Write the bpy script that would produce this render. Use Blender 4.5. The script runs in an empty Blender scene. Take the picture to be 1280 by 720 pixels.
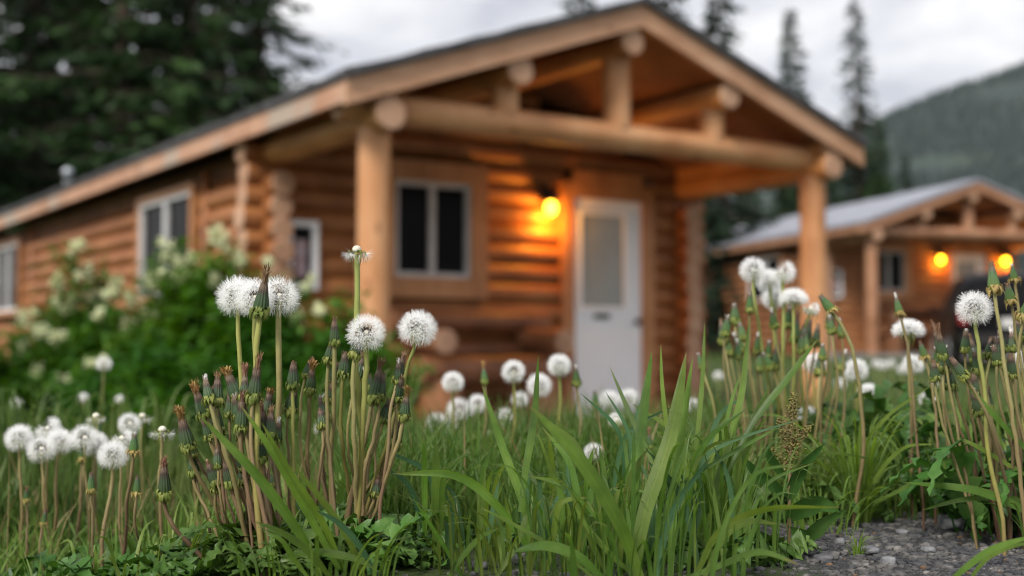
import bpy, math, random
import numpy as np
from mathutils import Vector, Matrix, Quaternion

random.seed(7)
rng = np.random.default_rng(7)
scene = bpy.context.scene
COL = scene.collection
R = math.radians

# ------------------------------------------------------------------ camera
FPX, PITCH = 1540.0, math.atan(70 / 1540.0)      # focal length in pixels of a 1280 wide picture
cam = bpy.data.cameras.new('camera')
cam.sensor_width = 36.0
cam.lens = 36.0 * FPX / 1280.0
cam.clip_start, cam.clip_end = 0.02, 9000
cam.dof.use_dof = True
cam.dof.focus_distance = 1.40
cam.dof.aperture_fstop = 3.0
cam.dof.aperture_blades = 9
camo = bpy.data.objects.new('camera', cam)
COL.objects.link(camo)
camo.rotation_euler = (R(90) + PITCH, 0, 0)
scene.camera = camo


def U(x, y, Z):
    """where the sight line of a picture point meets the depth Z"""
    X, Y = (x - 640) / FPX, (360 - y) / FPX
    d = np.array([X, math.cos(PITCH) - Y * math.sin(PITCH), math.sin(PITCH) + Y * math.cos(PITCH)])
    return d * (Z / d[1])


def sstep(a, b, x):
    t = np.clip((np.asarray(x, float) - a) / (b - a), 0, 1)
    return t * t * (3 - 2 * t)


def G(x, y):
    """height of the ground"""
    x = np.asarray(x, float); y = np.asarray(y, float)
    z = -0.25 - 0.60 * sstep(1.7, 8.5, y) + 0.50 * sstep(12.0, 24.0, y)
    z = z - 0.09 * sstep(-0.22, -0.6, x) * sstep(7, 2, y) + 0.03 * sstep(0.35, 0.9, x) * sstep(1.5, 2.0, y) * sstep(5, 2.5, y)
    z = z + 0.008 * np.sin(9 * x + 1.3) * np.sin(7 * y) * sstep(6, 1, np.hypot(x, y)) + 0.03 * np.sin(.9 * x) * np.sin(.8 * y + 1) * sstep(3, 6, y)
    return z


# ------------------------------------------------------------------ mesh helpers
class MB:
    def __init__(s):
        s.v, s.f, s.n, s.mi = [], [], 0, []

    def add(s, v, f, m=0):
        v = np.asarray(v, float).reshape(-1, 3)
        s.v.append(v)
        f = np.asarray(f, int)
        s.f.append(f + s.n)
        s.mi.append(np.full(len(f), m, int))
        s.n += len(v)

    def box(s, c, d, rot=None, m=0):
        c, d = np.array(c, float), np.array(d, float) / 2
        v = np.array([[x, y, z] for x in (-1, 1) for y in (-1, 1) for z in (-1, 1)]) * d
        if rot is not None:
            v = v @ np.array(rot).T
        s.add(v + c, [[0, 1, 3, 2], [4, 6, 7, 5], [0, 4, 5, 1], [2, 3, 7, 6], [0, 2, 6, 4], [1, 5, 7, 3]], m)

    def tube(s, path, rad, n=8, caps=True, m=0, rough=0.0):
        P = np.asarray(path, float)
        rad = np.broadcast_to(np.asarray(rad, float), (len(P),))
        T = np.gradient(P, axis=0)
        T /= np.linalg.norm(T, axis=1)[:, None] + 1e-12
        a = np.array([0, 0, 1.0]) if abs(T[0][2]) < .9 else np.array([1.0, 0, 0])
        u = np.cross(T[0], a); u /= np.linalg.norm(u)
        V = []
        ang = np.linspace(0, 2 * np.pi, n, endpoint=False)
        for i in range(len(P)):
            u = u - T[i] * (u @ T[i]); u /= np.linalg.norm(u) + 1e-12
            w = np.cross(T[i], u)
            r = rad[i] * (1 + (rng.uniform(-rough, rough, n) if rough else 0))
            V.append(P[i] + (np.cos(ang) * r)[:, None] * u + (np.sin(ang) * r)[:, None] * w)
        V = np.vstack(V)
        k = np.arange(n)
        F = []
        for i in range(len(P) - 1):
            b = i * n
            F.append(np.stack([b + k, b + (k + 1) % n, b + n + (k + 1) % n, b + n + k], 1))
        s.add(V, np.vstack(F), m)
        if caps:
            for i, sg in ((0, -1), (len(P) - 1, 1)):
                ring = V[i * n:(i + 1) * n]
                c = ring.mean(0)
                vv = np.vstack([ring, c[None]])
                f = [[j, (j + 1) % n, n] if sg > 0 else [(j + 1) % n, j, n] for j in range(n)]
                s.add(vv, [[a, b, c2, c2] for a, b, c2 in f], m)

    def ribbon(s, path, w, side, fold=0.0, m=0):
        """a folded leaf: three points a row"""
        P = np.asarray(path, float); N = len(P)
        w = np.broadcast_to(np.asarray(w, float), (N,))
        S = np.broadcast_to(np.asarray(side, float), (N, 3))
        T = np.gradient(P, axis=0); T /= np.linalg.norm(T, axis=1)[:, None] + 1e-12
        S = S - T * (S * T).sum(1)[:, None]
        S = S / (np.linalg.norm(S, axis=1)[:, None] + 1e-12)
        Nn = np.cross(T, S)
        V = np.empty((N, 3, 3))
        V[:, 0] = P - S * w[:, None] / 2 + Nn * (w * fold)[:, None]
        V[:, 1] = P
        V[:, 2] = P + S * w[:, None] / 2 + Nn * (w * fold)[:, None]
        F = []
        for i in range(N - 1):
            b = 3 * i
            F += [[b, b + 1, b + 4, b + 3], [b + 1, b + 2, b + 5, b + 4]]
        s.add(V.reshape(-1, 3), F, m)

    def lathe(s, prof, n=20, ridges=0, amp=0, m=0, cap=True):
        prof = np.asarray(prof, float)
        ang = np.linspace(0, 2 * np.pi, n, endpoint=False)
        V = []
        for r, z in prof:
            rr = r * (1 + amp * np.cos(ridges * ang)) if ridges else r
            V.append(np.stack([np.cos(ang) * rr, np.sin(ang) * rr, np.full(n, z)], 1))
        V = np.vstack(V)
        k = np.arange(n); F = []
        for i in range(len(prof) - 1):
            b = i * n
            F.append(np.stack([b + k, b + (k + 1) % n, b + n + (k + 1) % n, b + n + k], 1))
        s.add(V, np.vstack(F), m)

    def mesh(s, name, mats, smooth=True):
        me = bpy.data.meshes.new(name)
        V = np.vstack(s.v)
        F = [tuple(dict.fromkeys(r)) for f in s.f for r in f.tolist()]
        me.from_pydata(V.tolist(), [], F)
        for mt in (mats if isinstance(mats, (list, tuple)) else [mats]):
            me.materials.append(mt)
        me.polygons.foreach_set('material_index', np.concatenate(s.mi).astype(np.int32))
        if smooth:
            me.polygons.foreach_set('use_smooth', np.ones(len(F), bool))
        me.update()
        return me

    def build(s, name, mats, parent=None, smooth=True):
        return obj(name, s.mesh(name, mats, smooth), parent)


def obj(name, me, parent=None):
    o = bpy.data.objects.new(name, me)
    COL.objects.link(o)
    if parent is not None:
        o.parent = parent
    return o


USED = {}


def tag(o, label=None, cat=None, group=None, kind=None):
    if label:
        assert 4 <= len(label.split()) <= 16, (len(label.split()), label)
        o['label'] = label
    if cat: o['category'] = cat
    if group: o['group'] = group
    if kind: o['kind'] = kind
    return o


def empty(name, loc, label=None, cat=None, group=None, rz=0):
    o = bpy.data.objects.new(name, None)
    COL.objects.link(o)
    o.location = [float(q) for q in loc]
    o.rotation_euler = (0, 0, rz)
    o.empty_display_size = .05
    return tag(o, label, cat, group)


def crom(pts, n=8):
    """smooth curve through points"""
    P = np.asarray(pts, float)
    if len(P) == 2:
        t = np.linspace(0, 1, n)[:, None]
        return P[0] * (1 - t) + P[1] * t
    Q = np.vstack([2 * P[0] - P[1], P, 2 * P[-1] - P[-2]])
    out = []
    for i in range(1, len(Q) - 2):
        t = np.linspace(0, 1, n, endpoint=False)[:, None]
        a, b, c, d = Q[i - 1], Q[i], Q[i + 1], Q[i + 2]
        out.append(.5 * (2 * b + (c - a) * t + (2 * a - 5 * b + 4 * c - d) * t ** 2 + (3 * b - a - 3 * c + d) * t ** 3))
    out.append(P[-1][None])
    return np.vstack(out)


def bez(a, b, c, d, n=14):
    t = np.linspace(0, 1, n)[:, None]
    return a * (1 - t) ** 3 + 3 * b * t * (1 - t) ** 2 + 3 * c * t * t * (1 - t) + d * t ** 3


# ------------------------------------------------------------------ materials
def new_mat(name):
    m = bpy.data.materials.new(name)
    m.use_nodes = True
    nt = m.node_tree
    nt.nodes.clear()
    out = nt.nodes.new('ShaderNodeOutputMaterial')
    return m, nt, out


def N(nt, t, **kw):
    n = nt.nodes.new(t)
    for k, v in kw.items():
        if k == 'inp':
            for a, b in v.items():
                n.inputs[a].default_value = b
        else:
            setattr(n, k, v)
    return n


def ramp(nt, stops, interp='LINEAR'):
    r = nt.nodes.new('ShaderNodeValToRGB')
    r.color_ramp.interpolation = interp
    el = r.color_ramp.elements
    while len(el) < len(stops):
        el.new(.5)
    for e, (p, c) in zip(el, stops):
        e.position = p
        e.color = (*c, 1)
    return r


def lnk(nt, a, b):
    nt.links.new(a, b)


def hsv_random(nt, col_out, hv=.02, vv=.25, sv=.1):
    """every object its own slight tone"""
    oi = N(nt, 'ShaderNodeObjectInfo')
    h = N(nt, 'ShaderNodeHueSaturation')
    m1 = N(nt, 'ShaderNodeMapRange', inp={3: .5 - hv, 4: .5 + hv}); lnk(nt, oi.outputs['Random'], m1.inputs[0])
    mul = N(nt, 'ShaderNodeMath', operation='MULTIPLY', inp={1: 7.31}); lnk(nt, oi.outputs['Random'], mul.inputs[0])
    fr = N(nt, 'ShaderNodeMath', operation='FRACT'); lnk(nt, mul.outputs[0], fr.inputs[0])
    m2 = N(nt, 'ShaderNodeMapRange', inp={3: 1 - vv, 4: 1 + vv}); lnk(nt, fr.outputs[0], m2.inputs[0])
    lnk(nt, m1.outputs[0], h.inputs['Hue']); lnk(nt, m2.outputs[0], h.inputs['Value'])
    lnk(nt, col_out, h.inputs['Color'])
    return h.outputs['Color']


def simple(name, cols, rough=.6, scale=20, stretch=(1, 1, 1), bump=0, spec=.4, detail=6, rand=0, metallic=0, bump_scale=None):
    """colours mixed by noise in the thing's own coordinates"""
    m, nt, out = new_mat(name)
    tc = N(nt, 'ShaderNodeTexCoord')
    mp = N(nt, 'ShaderNodeMapping', inp={'Scale': stretch}); lnk(nt, tc.outputs['Object'], mp.inputs[0])
    nz = N(nt, 'ShaderNodeTexNoise', inp={'Scale': scale, 'Detail': detail, 'Roughness': .65}); lnk(nt, mp.outputs[0], nz.inputs['Vector'])
    k = len(cols)
    r = ramp(nt, [(.28 + .44 * i / max(k - 1, 1), c) for i, c in enumerate(cols)]); lnk(nt, nz.outputs[0], r.inputs[0])
    b = N(nt, 'ShaderNodeBsdfPrincipled', inp={'Roughness': rough, 'Specular IOR Level': spec, 'Metallic': metallic})
    c = r.outputs[0]
    if rand:
        c = hsv_random(nt, c, rand * .08, rand)
    lnk(nt, c, b.inputs['Base Color'])
    if bump:
        bp = N(nt, 'ShaderNodeBump', inp={'Strength': bump, 'Distance': bump_scale or .01}); lnk(nt, nz.outputs[0], bp.inputs['Height'])
        lnk(nt, bp.outputs[0], b.inputs['Normal'])
    lnk(nt, b.outputs[0], out.inputs[0])
    return m


def leafy(name, cols, scale=8, rough=.45, trans=.35, rand=.2, stretch=(1, 1, 1), axis_ramp=None, spec=.2, veins=0):
    """thin leaf: diffuse and light let through; colours by noise, optionally running along the thing's z"""
    m, nt, out = new_mat(name)
    tc = N(nt, 'ShaderNodeTexCoord')
    mp = N(nt, 'ShaderNodeMapping', inp={'Scale': stretch}); lnk(nt, tc.outputs['Object'], mp.inputs[0])
    nz = N(nt, 'ShaderNodeTexNoise', inp={'Scale': scale, 'Detail': 4, 'Roughness': .6}); lnk(nt, mp.outputs[0], nz.inputs['Vector'])
    k = len(cols)
    r = ramp(nt, [(.3 + .4 * i / max(k - 1, 1), c) for i, c in enumerate(cols)]); lnk(nt, nz.outputs[0], r.inputs[0])
    c = r.outputs[0]
    if axis_ramp:
        z0, z1, stops = axis_ramp
        sp = N(nt, 'ShaderNodeSeparateXYZ'); lnk(nt, tc.outputs['Object'], sp.inputs[0])
        mr = N(nt, 'ShaderNodeMapRange', inp={1: z0, 2: z1}); lnk(nt, sp.outputs[2], mr.inputs[0])
        ad = N(nt, 'ShaderNodeMath', operation='MULTIPLY_ADD', inp={1: .25, 2: -.125}); lnk(nt, nz.outputs[0], ad.inputs[0])
        a2 = N(nt, 'ShaderNodeMath', operation='ADD'); lnk(nt, mr.outputs[0], a2.inputs[0]); lnk(nt, ad.outputs[0], a2.inputs[1])
        r2 = ramp(nt, stops); lnk(nt, a2.outputs[0], r2.inputs[0])
        mx = N(nt, 'ShaderNodeMix', data_type='RGBA', blend_type='MULTIPLY', inp={0: 1.0})
        lnk(nt, r2.outputs[0], mx.inputs[6]); lnk(nt, c, mx.inputs[7])
        c = mx.outputs[2]
    if rand:
        c = hsv_random(nt, c, rand * .08, rand)
    b = N(nt, 'ShaderNodeBsdfPrincipled', inp={'Roughness': rough, 'Specular IOR Level': spec})
    if veins:
        av = N(nt, 'ShaderNodeAttribute', attribute_name='across')
        mu = N(nt, 'ShaderNodeMath', operation='MULTIPLY', inp={1: veins}); lnk(nt, av.outputs['Fac'], mu.inputs[0])
        sn = N(nt, 'ShaderNodeMath', operation='COSINE'); lnk(nt, mu.outputs[0], sn.inputs[0])
        ab = N(nt, 'ShaderNodeMath', operation='ABSOLUTE'); lnk(nt, av.outputs['Fac'], ab.inputs[0])
        mid = N(nt, 'ShaderNodeMapRange', inp={1: 0, 2: .10, 3: .28, 4: 0}); lnk(nt, ab.outputs[0], mid.inputs[0])
        va = N(nt, 'ShaderNodeMath', operation='MULTIPLY_ADD', inp={1: .07, 2: .96}); lnk(nt, sn.outputs[0], va.inputs[0])
        vb = N(nt, 'ShaderNodeMath', operation='ADD'); lnk(nt, va.outputs[0], vb.inputs[0]); lnk(nt, mid.outputs[0], vb.inputs[1])
        vm = N(nt, 'ShaderNodeVectorMath', operation='SCALE'); lnk(nt, c, vm.inputs[0]); lnk(nt, vb.outputs[0], vm.inputs['Scale'])
        c = vm.outputs[0]
        al = N(nt, 'ShaderNodeAttribute', attribute_name='along')
        aj = N(nt, 'ShaderNodeMath', operation='MULTIPLY_ADD', inp={1: .5}); lnk(nt, nz.outputs[0], aj.inputs[0]); lnk(nt, al.outputs['Fac'], aj.inputs[2])
        af = N(nt, 'ShaderNodeMapRange', inp={1: 1.17, 2: 1.32, 3: 0, 4: .9}); lnk(nt, aj.outputs[0], af.inputs[0])
        tm = N(nt, 'ShaderNodeMix', data_type='RGBA'); lnk(nt, af.outputs[0], tm.inputs[0]); lnk(nt, c, tm.inputs[6]); tm.inputs[7].default_value = (.30, .21, .09, 1)
        c = tm.outputs[2]
        bpv = N(nt, 'ShaderNodeBump', inp={'Strength': .5, 'Distance': .0006}); lnk(nt, sn.outputs[0], bpv.inputs['Height']); lnk(nt, bpv.outputs[0], b.inputs['Normal'])
    lnk(nt, c, b.inputs['Base Color'])
    if trans:
        t = N(nt, 'ShaderNodeBsdfTranslucent')
        hs = N(nt, 'ShaderNodeHueSaturation', inp={'Saturation': 1.15, 'Value': 1.25, 'Hue': .488}); lnk(nt, c, hs.inputs['Color'])
        lnk(nt, hs.outputs[0], t.inputs[0])
        ms = N(nt, 'ShaderNodeMixShader', inp={0: trans})
        lnk(nt, b.outputs[0], ms.inputs[1]); lnk(nt, t.outputs[0], ms.inputs[2])
        lnk(nt, ms.outputs[0], out.inputs[0])
    else:
        lnk(nt, b.outputs[0], out.inputs[0])
    return m


def wood(name, axis, cols=((.22, .085, .03), (.36, .155, .058), (.47, .235, .105)), rough=.5, weather=None):
    m, nt, out = new_mat(name)
    tc = N(nt, 'ShaderNodeTexCoord')
    st = [14, 14, 14]; st[axis] = .9
    mp = N(nt, 'ShaderNodeMapping', inp={'Scale': st}); lnk(nt, tc.outputs['Object'], mp.inputs[0])
    nz = N(nt, 'ShaderNodeTexNoise', inp={'Scale': 1.0, 'Detail': 8, 'Roughness': .62, 'Distortion': .4}); lnk(nt, mp.outputs[0], nz.inputs['Vector'])
    big = N(nt, 'ShaderNodeTexNoise', inp={'Scale': 2.2, 'Detail': 3}); lnk(nt, tc.outputs['Object'], big.inputs['Vector'])
    ad = N(nt, 'ShaderNodeMath', operation='MULTIPLY_ADD', inp={1: .6, 2: -.1}); lnk(nt, nz.outputs[0], ad.inputs[0])
    a2 = N(nt, 'ShaderNodeMath', operation='MULTIPLY_ADD', inp={1: .6}); lnk(nt, big.outputs[0], a2.inputs[0]); lnk(nt, ad.outputs[0], a2.inputs[2])
    r = ramp(nt, [(.32, cols[0]), (.5, cols[1]), (.7, cols[2])]); lnk(nt, a2.outputs[0], r.inputs[0])
    c = r.outputs[0]
    # knots
    mp2 = N(nt, 'ShaderNodeMapping', inp={'Scale': [5 if i != axis else 2.2 for i in range(3)]}); lnk(nt, tc.outputs['Object'], mp2.inputs[0])
    vo = N(nt, 'ShaderNodeTexVoronoi', inp={'Scale': 1.0}); lnk(nt, mp2.outputs[0], vo.inputs['Vector'])
    kr = ramp(nt, [(.06, (.38, .3, .26)), (.14, (1, 1, 1))]); lnk(nt, vo.outputs['Distance'], kr.inputs[0])
    mx = N(nt, 'ShaderNodeMix', data_type='RGBA', blend_type='MULTIPLY', inp={0: .85})
    lnk(nt, c, mx.inputs[6]); lnk(nt, kr.outputs[0], mx.inputs[7])
    c = mx.outputs[2]
    if weather:
        wn = N(nt, 'ShaderNodeTexNoise', inp={'Scale': 1.3, 'Detail': 5}); lnk(nt, tc.outputs['Object'], wn.inputs['Vector'])
        wr = ramp(nt, [(.5, (0, 0, 0)), (.62, (1, 1, 1))]); lnk(nt, wn.outputs[0], wr.inputs[0])
        m3 = N(nt, 'ShaderNodeMix', data_type='RGBA'); lnk(nt, wr.outputs[0], m3.inputs[0]); lnk(nt, c, m3.inputs[6])
        m3.inputs[7].default_value = (*weather, 1)
        c = m3.outputs[2]
    b = N(nt, 'ShaderNodeBsdfPrincipled', inp={'Roughness': rough, 'Specular IOR Level': .35})
    lnk(nt, c, b.inputs['Base Color'])
    bp = N(nt, 'ShaderNodeBump', inp={'Strength': .35, 'Distance': .01}); lnk(nt, nz.outputs[0], bp.inputs['Height'])
    lnk(nt, bp.outputs[0], b.inputs['Normal'])
    lnk(nt, b.outputs[0], out.inputs[0])
    return m


def emit(name, col, strength):
    m, nt, out = new_mat(name)
    e = N(nt, 'ShaderNodeEmission', inp={0: (*col, 1), 1: strength})
    lnk(nt, e.outputs[0], out.inputs[0])
    return m


M = {}
ORANGE = ((.165, .056, .018), (.275, .104, .033), (.37, .160, .058))
LIGHTW = ((.34, .148, .060), (.48, .23, .10), (.57, .315, .16))
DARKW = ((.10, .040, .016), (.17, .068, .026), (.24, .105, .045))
M['log_x'] = wood('log_wood_along', 0, ORANGE)
M['log_y'] = wood('log_wood_across', 1, ORANGE)
M['log_z'] = wood('post_wood', 2, LIGHTW)
M['beam_x'] = wood('beam_wood', 0, LIGHTW)
M['beam_y'] = wood('plate_wood', 1, ((.28, .115, .035), (.42, .19, .065), (.52, .27, .11)))
M['fascia'] = wood('fascia_wood', 1, ((.30, .15, .085), (.42, .235, .15), (.50, .31, .21)), rough=.65, weather=(.36, .29, .235))
M['rake'] = wood('rake_wood', 0, ((.31, .158, .085), (.42, .235, .14), (.50, .31, .20)), rough=.65)
M['bench_x'] = wood('bench_wood_along', 0, ((.10, .038, .016), (.18, .07, .030), (.26, .115, .055)))
M['bench_y'] = wood('bench_wood_across', 1, ((.16, .065, .028), (.27, .12, .055), (.36, .18, .09)))
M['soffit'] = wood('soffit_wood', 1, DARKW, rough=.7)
M['trim_z'] = wood('trim_wood', 2, ((.27, .115, .045), (.38, .175, .07), (.46, .235, .11)))
M['end'] = wood('end_grain', 2, ((.30, .165, .10), (.40, .235, .15), (.48, .31, .21)), rough=.8)
M['shingle'] = simple('roof_shingles', [(.02, .021, .024), (.05, .05, .055), (.10, .10, .105)], rough=.95, scale=9, bump=.6)
M['metal_roof'] = simple('blue_grey_roofing', [(.17, .185, .23), (.24, .255, .30), (.30, .315, .36)], rough=.55, scale=5, stretch=(4, .6, 1))
M['white'] = simple('white_paint', [(.72, .74, .78), (.80, .82, .84)], rough=.45, scale=3)
M['frame'] = simple('window_frame_white', [(.40, .40, .40), (.52, .52, .52)], rough=.5, scale=5)
M['sideframe'] = simple('window_frame_pale', [(.62, .62, .64), (.70, .70, .72)], rough=.5, scale=5)
M['glass'] = simple('dark_window_glass', [(.004, .004, .005), (.008, .008, .008)], rough=.12, scale=2, spec=.03)
M['doorglass'] = simple('frosted_door_glass', [(.19, .215, .21), (.28, .31, .305)], rough=.28, scale=2.5, spec=.6)
M['iron'] = simple('black_iron', [(.012, .012, .012), (.03, .03, .03)], rough=.5, scale=30)
M['bulb'] = emit('lit_lamp_glass', (1.0, .45, .03), 9.0)
M['bulb_small'] = emit('lit_lamp_glass_amber', (1.0, .38, .012), 16.0)
M['concrete'] = simple('porch_concrete', [(.18, .175, .17), (.27, .265, .26)], rough=.9, scale=6, bump=.2)
M['paper'] = simple('printed_paper', [(.30, .25, .30), (.50, .46, .50), (.36, .20, .22), (.58, .57, .60)], rough=.6, scale=9)
M['metal_grey'] = simple('galvanised_metal', [(.35, .38, .42), (.48, .52, .56)], rough=.4, scale=15, metallic=.6)

GRASS = [(.065, .125, .02), (.145, .25, .045), (.25, .36, .09)]
M['blade'] = leafy('grass_blade', GRASS, scale=9, rand=.25, trans=.5, rough=.32, veins=38, spec=.5)
M['blade_blue'] = leafy('blue_green_blade', [(.045, .10, .045), (.075, .165, .07), (.12, .22, .10)], scale=7, rand=.2, trans=.3, rough=.4, veins=24)
M['fine'] = leafy('fine_grass', [(.042, .088, .017), (.10, .175, .034), (.19, .25, .07)], scale=11, rand=.2, trans=.35)
M['meadow'] = leafy('meadow_grass', [(.032, .068, .016), (.085, .145, .036), (.18, .22, .08)], scale=3, rand=0, trans=.36)
M['straw'] = leafy('dry_straw', [(.25, .19, .09), (.36, .28, .14)], scale=9, rand=.2, trans=.2)
M['rosette'] = leafy('dandelion_leaf', [(.022, .06, .012), (.055, .125, .024), (.11, .19, .05)], scale=16, rand=.2, trans=.25, rough=.4)
M['dock'] = leafy('dock_leaf', [(.03, .08, .018), (.055, .13, .03), (.09, .17, .05)], scale=12, rand=.1, trans=.25)
W1 = [(.8, .8, .8), (1, 1, 1)]
M['stem_green'] = leafy('green_stem', W1, scale=60, rand=.15, trans=.12, axis_ramp=(0, .30, [(0, (.22, .15, .07)), (.4, (.26, .25, .07)), (1, (.33, .36, .11))]))
M['stem_tan'] = leafy('tan_stem', W1, scale=60, rand=.18, trans=.12, axis_ramp=(0, .26, [(0, (.20, .14, .07)), (.5, (.28, .23, .105)), (1, (.33, .32, .13))]))
M['stem_red'] = leafy('purple_brown_stem', W1, scale=60, rand=.2, trans=.08, axis_ramp=(0, .22, [(0, (.14, .085, .05)), (.5, (.21, .15, .085)), (1, (.26, .23, .10))]))
M['bud'] = leafy('closed_bud', W1, scale=200, rand=.15, trans=.08, axis_ramp=(0, .026, [(0, (.15, .18, .045)), (.22, (.06, .10, .04)), (.6, (.055, .095, .05)), (.82, (.07, .055, .042)), (1, (.18, .13, .095))]))
M['bud_green'] = leafy('fresh_closed_bud', W1, scale=200, rand=.15, trans=.1, axis_ramp=(0, .026, [(0, (.22, .27, .06)), (.3, (.09, .16, .05)), (.85, (.07, .14, .06)), (1, (.14, .12, .09))]))
M['bract'] = leafy('reflexed_bracts', [(.09, .13, .028), (.18, .22, .05), (.27, .29, .09)], scale=90, rand=.15, trans=.25)
M['bract_dry'] = leafy('withered_bracts', [(.22, .19, .06), (.36, .30, .10), (.40, .28, .13)], scale=90, rand=.15, trans=.25)
M['tuft_rust'] = leafy('rusty_withered_petals', [(.13, .075, .03), (.29, .18, .07), (.42, .28, .10)], scale=150, rand=.2, trans=.2)
M['tuft_brown'] = leafy('brown_withered_petals', [(.14, .075, .045), (.25, .15, .09), (.35, .24, .16)], scale=150, rand=.2, trans=.2)
M['tuft_white'] = leafy('white_bud_tip', [(.55, .52, .48), (.75, .74, .72)], scale=150, rand=.05, trans=.2)
M['pappus'] = leafy('white_pappus', [(.86, .87, .87), (.93, .93, .93)], scale=40, rand=0, trans=.5, rough=.8, spec=.1)
M['seed'] = leafy('brown_seeds', [(.06, .042, .028), (.13, .095, .06)], scale=150, rand=0, trans=.1)
M['beak'] = leafy('pale_seed_beaks', [(.26, .25, .20), (.36, .35, .29)], scale=150, rand=0, trans=.3)
M['receptacle'] = simple('pale_receptacle', [(.50, .49, .38), (.70, .69, .60)], rough=.8, scale=300, bump=.3)
M['needle'] = leafy('conifer_needles', [(.006, .016, .006), (.018, .045, .013), (.042, .092, .022)], scale=.7, rand=.15, trans=.12, rough=.6)
M['needle2'] = leafy('conifer_needles_grey', [(.007, .017, .010), (.015, .034, .019), (.028, .055, .028)], scale=.7, rand=.15, trans=.12, rough=.6)
M['bark'] = simple('conifer_bark', [(.03, .022, .017), (.075, .055, .04)], rough=.95, scale=9, stretch=(1, 1, .3), bump=.5)
M['shrub'] = leafy('shrub_leaf', [(.014, .055, .007), (.045, .13, .014), (.11, .235, .03)], scale=4, rand=.15, trans=.4)
M['twig'] = simple('shrub_twig', [(.07, .055, .035), (.12, .09, .055)], rough=.9, scale=30)
M['blossom'] = leafy('cream_blossom', [(.62, .66, .40), (.80, .82, .62)], scale=50, rand=.1, trans=.3)
M['stone'] = simple('grey_stone', [(.05, .054, .062), (.11, .115, .125), (.20, .20, .205)], rough=.85, scale=35, bump=.7, rand=.35, bump_scale=.004)
M['gravel'] = simple('gravel_chips', [(.02, .022, .026), (.048, .05, .055), (.08, .078, .076), (.19, .18, .17)], rough=.9, scale=38, detail=2)
M['rust_stone'] = simple('rusty_chips', [(.09, .05, .028), (.17, .10, .055)], rough=.9, scale=60)
M['dockseed'] = leafy('dock_seeds', [(.17, .20, .05), (.26, .23, .08), (.17, .08, .055)], scale=130, rand=0, trans=.2)
M['carblack'] = simple('black_car_paint', [(.004, .004, .005), (.007, .007, .008)], rough=.3, scale=3, spec=.06)
M['tyre'] = simple('tyre_rubber', [(.012, .012, .012), (.025, .025, .025)], rough=.9, scale=40)
M['taillight'] = simple('red_lamp_lens', [(.25, .01, .012), (.35, .02, .02)], rough=.2, scale=20)
M['plate'] = simple('plain_plate', [(.5, .5, .5), (.6, .6, .6)], rough=.4, scale=10)

# ------------------------------------------------------------------ sky and light
w = bpy.data.worlds.new('World'); scene.world = w; w.use_nodes = True
nt = w.node_tree; nt.nodes.clear()
SUN_EL, SUN_AZ = R(45), R(212)         # azimuth clockwise from +Y: behind the camera, a little to its left
sky = N(nt, 'ShaderNodeTexSky', sky_type='NISHITA', sun_disc=False, sun_elevation=SUN_EL, sun_rotation=SUN_AZ, air_density=1.4, dust_density=2.5)
tc = N(nt, 'ShaderNodeTexCoord')
sp = N(nt, 'ShaderNodeSeparateXYZ'); lnk(nt, tc.outputs['Generated'], sp.inputs[0])
zz = N(nt, 'ShaderNodeMath', operation='ADD', inp={1: .22}); lnk(nt, sp.outputs[2], zz.inputs[0])
dx = N(nt, 'ShaderNodeMath', operation='DIVIDE'); lnk(nt, sp.outputs[0], dx.inputs[0]); lnk(nt, zz.outputs[0], dx.inputs[1])
dy = N(nt, 'ShaderNodeMath', operation='DIVIDE'); lnk(nt, sp.outputs[1], dy.inputs[0]); lnk(nt, zz.outputs[0], dy.inputs[1])
cb = N(nt, 'ShaderNodeCombineXYZ'); lnk(nt, dx.outputs[0], cb.inputs[0]); lnk(nt, dy.outputs[0], cb.inputs[1])
cl = N(nt, 'ShaderNodeTexNoise', inp={'Scale': 2.1, 'Detail': 7, 'Roughness': .55, 'Distortion': .3}); lnk(nt, cb.outputs[0], cl.inputs['Vector'])
cr = ramp(nt, [(.38, (4.3, 4.3, 4.75)), (.52, (6.5, 6.4, 6.6)), (.66, (9.0, 8.6, 8.2))]); lnk(nt, cl.outputs[0], cr.inputs[0])
mx = N(nt, 'ShaderNodeMix', data_type='RGBA', inp={0: .88}); lnk(nt, sky.outputs[0], mx.inputs[6]); lnk(nt, cr.outputs[0], mx.inputs[7])
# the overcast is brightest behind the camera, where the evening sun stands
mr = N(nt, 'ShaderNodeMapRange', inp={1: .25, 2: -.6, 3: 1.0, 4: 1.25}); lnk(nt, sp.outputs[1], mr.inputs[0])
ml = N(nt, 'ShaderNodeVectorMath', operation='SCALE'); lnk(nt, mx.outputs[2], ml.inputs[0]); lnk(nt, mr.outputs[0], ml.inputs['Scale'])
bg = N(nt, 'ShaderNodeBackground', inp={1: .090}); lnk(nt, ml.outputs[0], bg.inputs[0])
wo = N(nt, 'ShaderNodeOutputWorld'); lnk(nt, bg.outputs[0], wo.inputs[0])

sl = bpy.data.lights.new('sun', 'SUN'); sl.energy = 2.7; sl.angle = R(16); sl.color = (1, .93, .84)
so = bpy.data.objects.new('sun', sl); COL.objects.link(so)
sd = Vector((math.sin(SUN_AZ) * math.cos(SUN_EL), math.cos(SUN_AZ) * math.cos(SUN_EL), math.sin(SUN_EL)))
so.rotation_euler = (-sd).to_track_quat('-Z', 'Y').to_euler()

# ------------------------------------------------------------------ ground
def sinh_axis(n, a, far):
    k = math.asinh(far / a)
    return a * np.sinh(np.linspace(-k, k, n))


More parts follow.
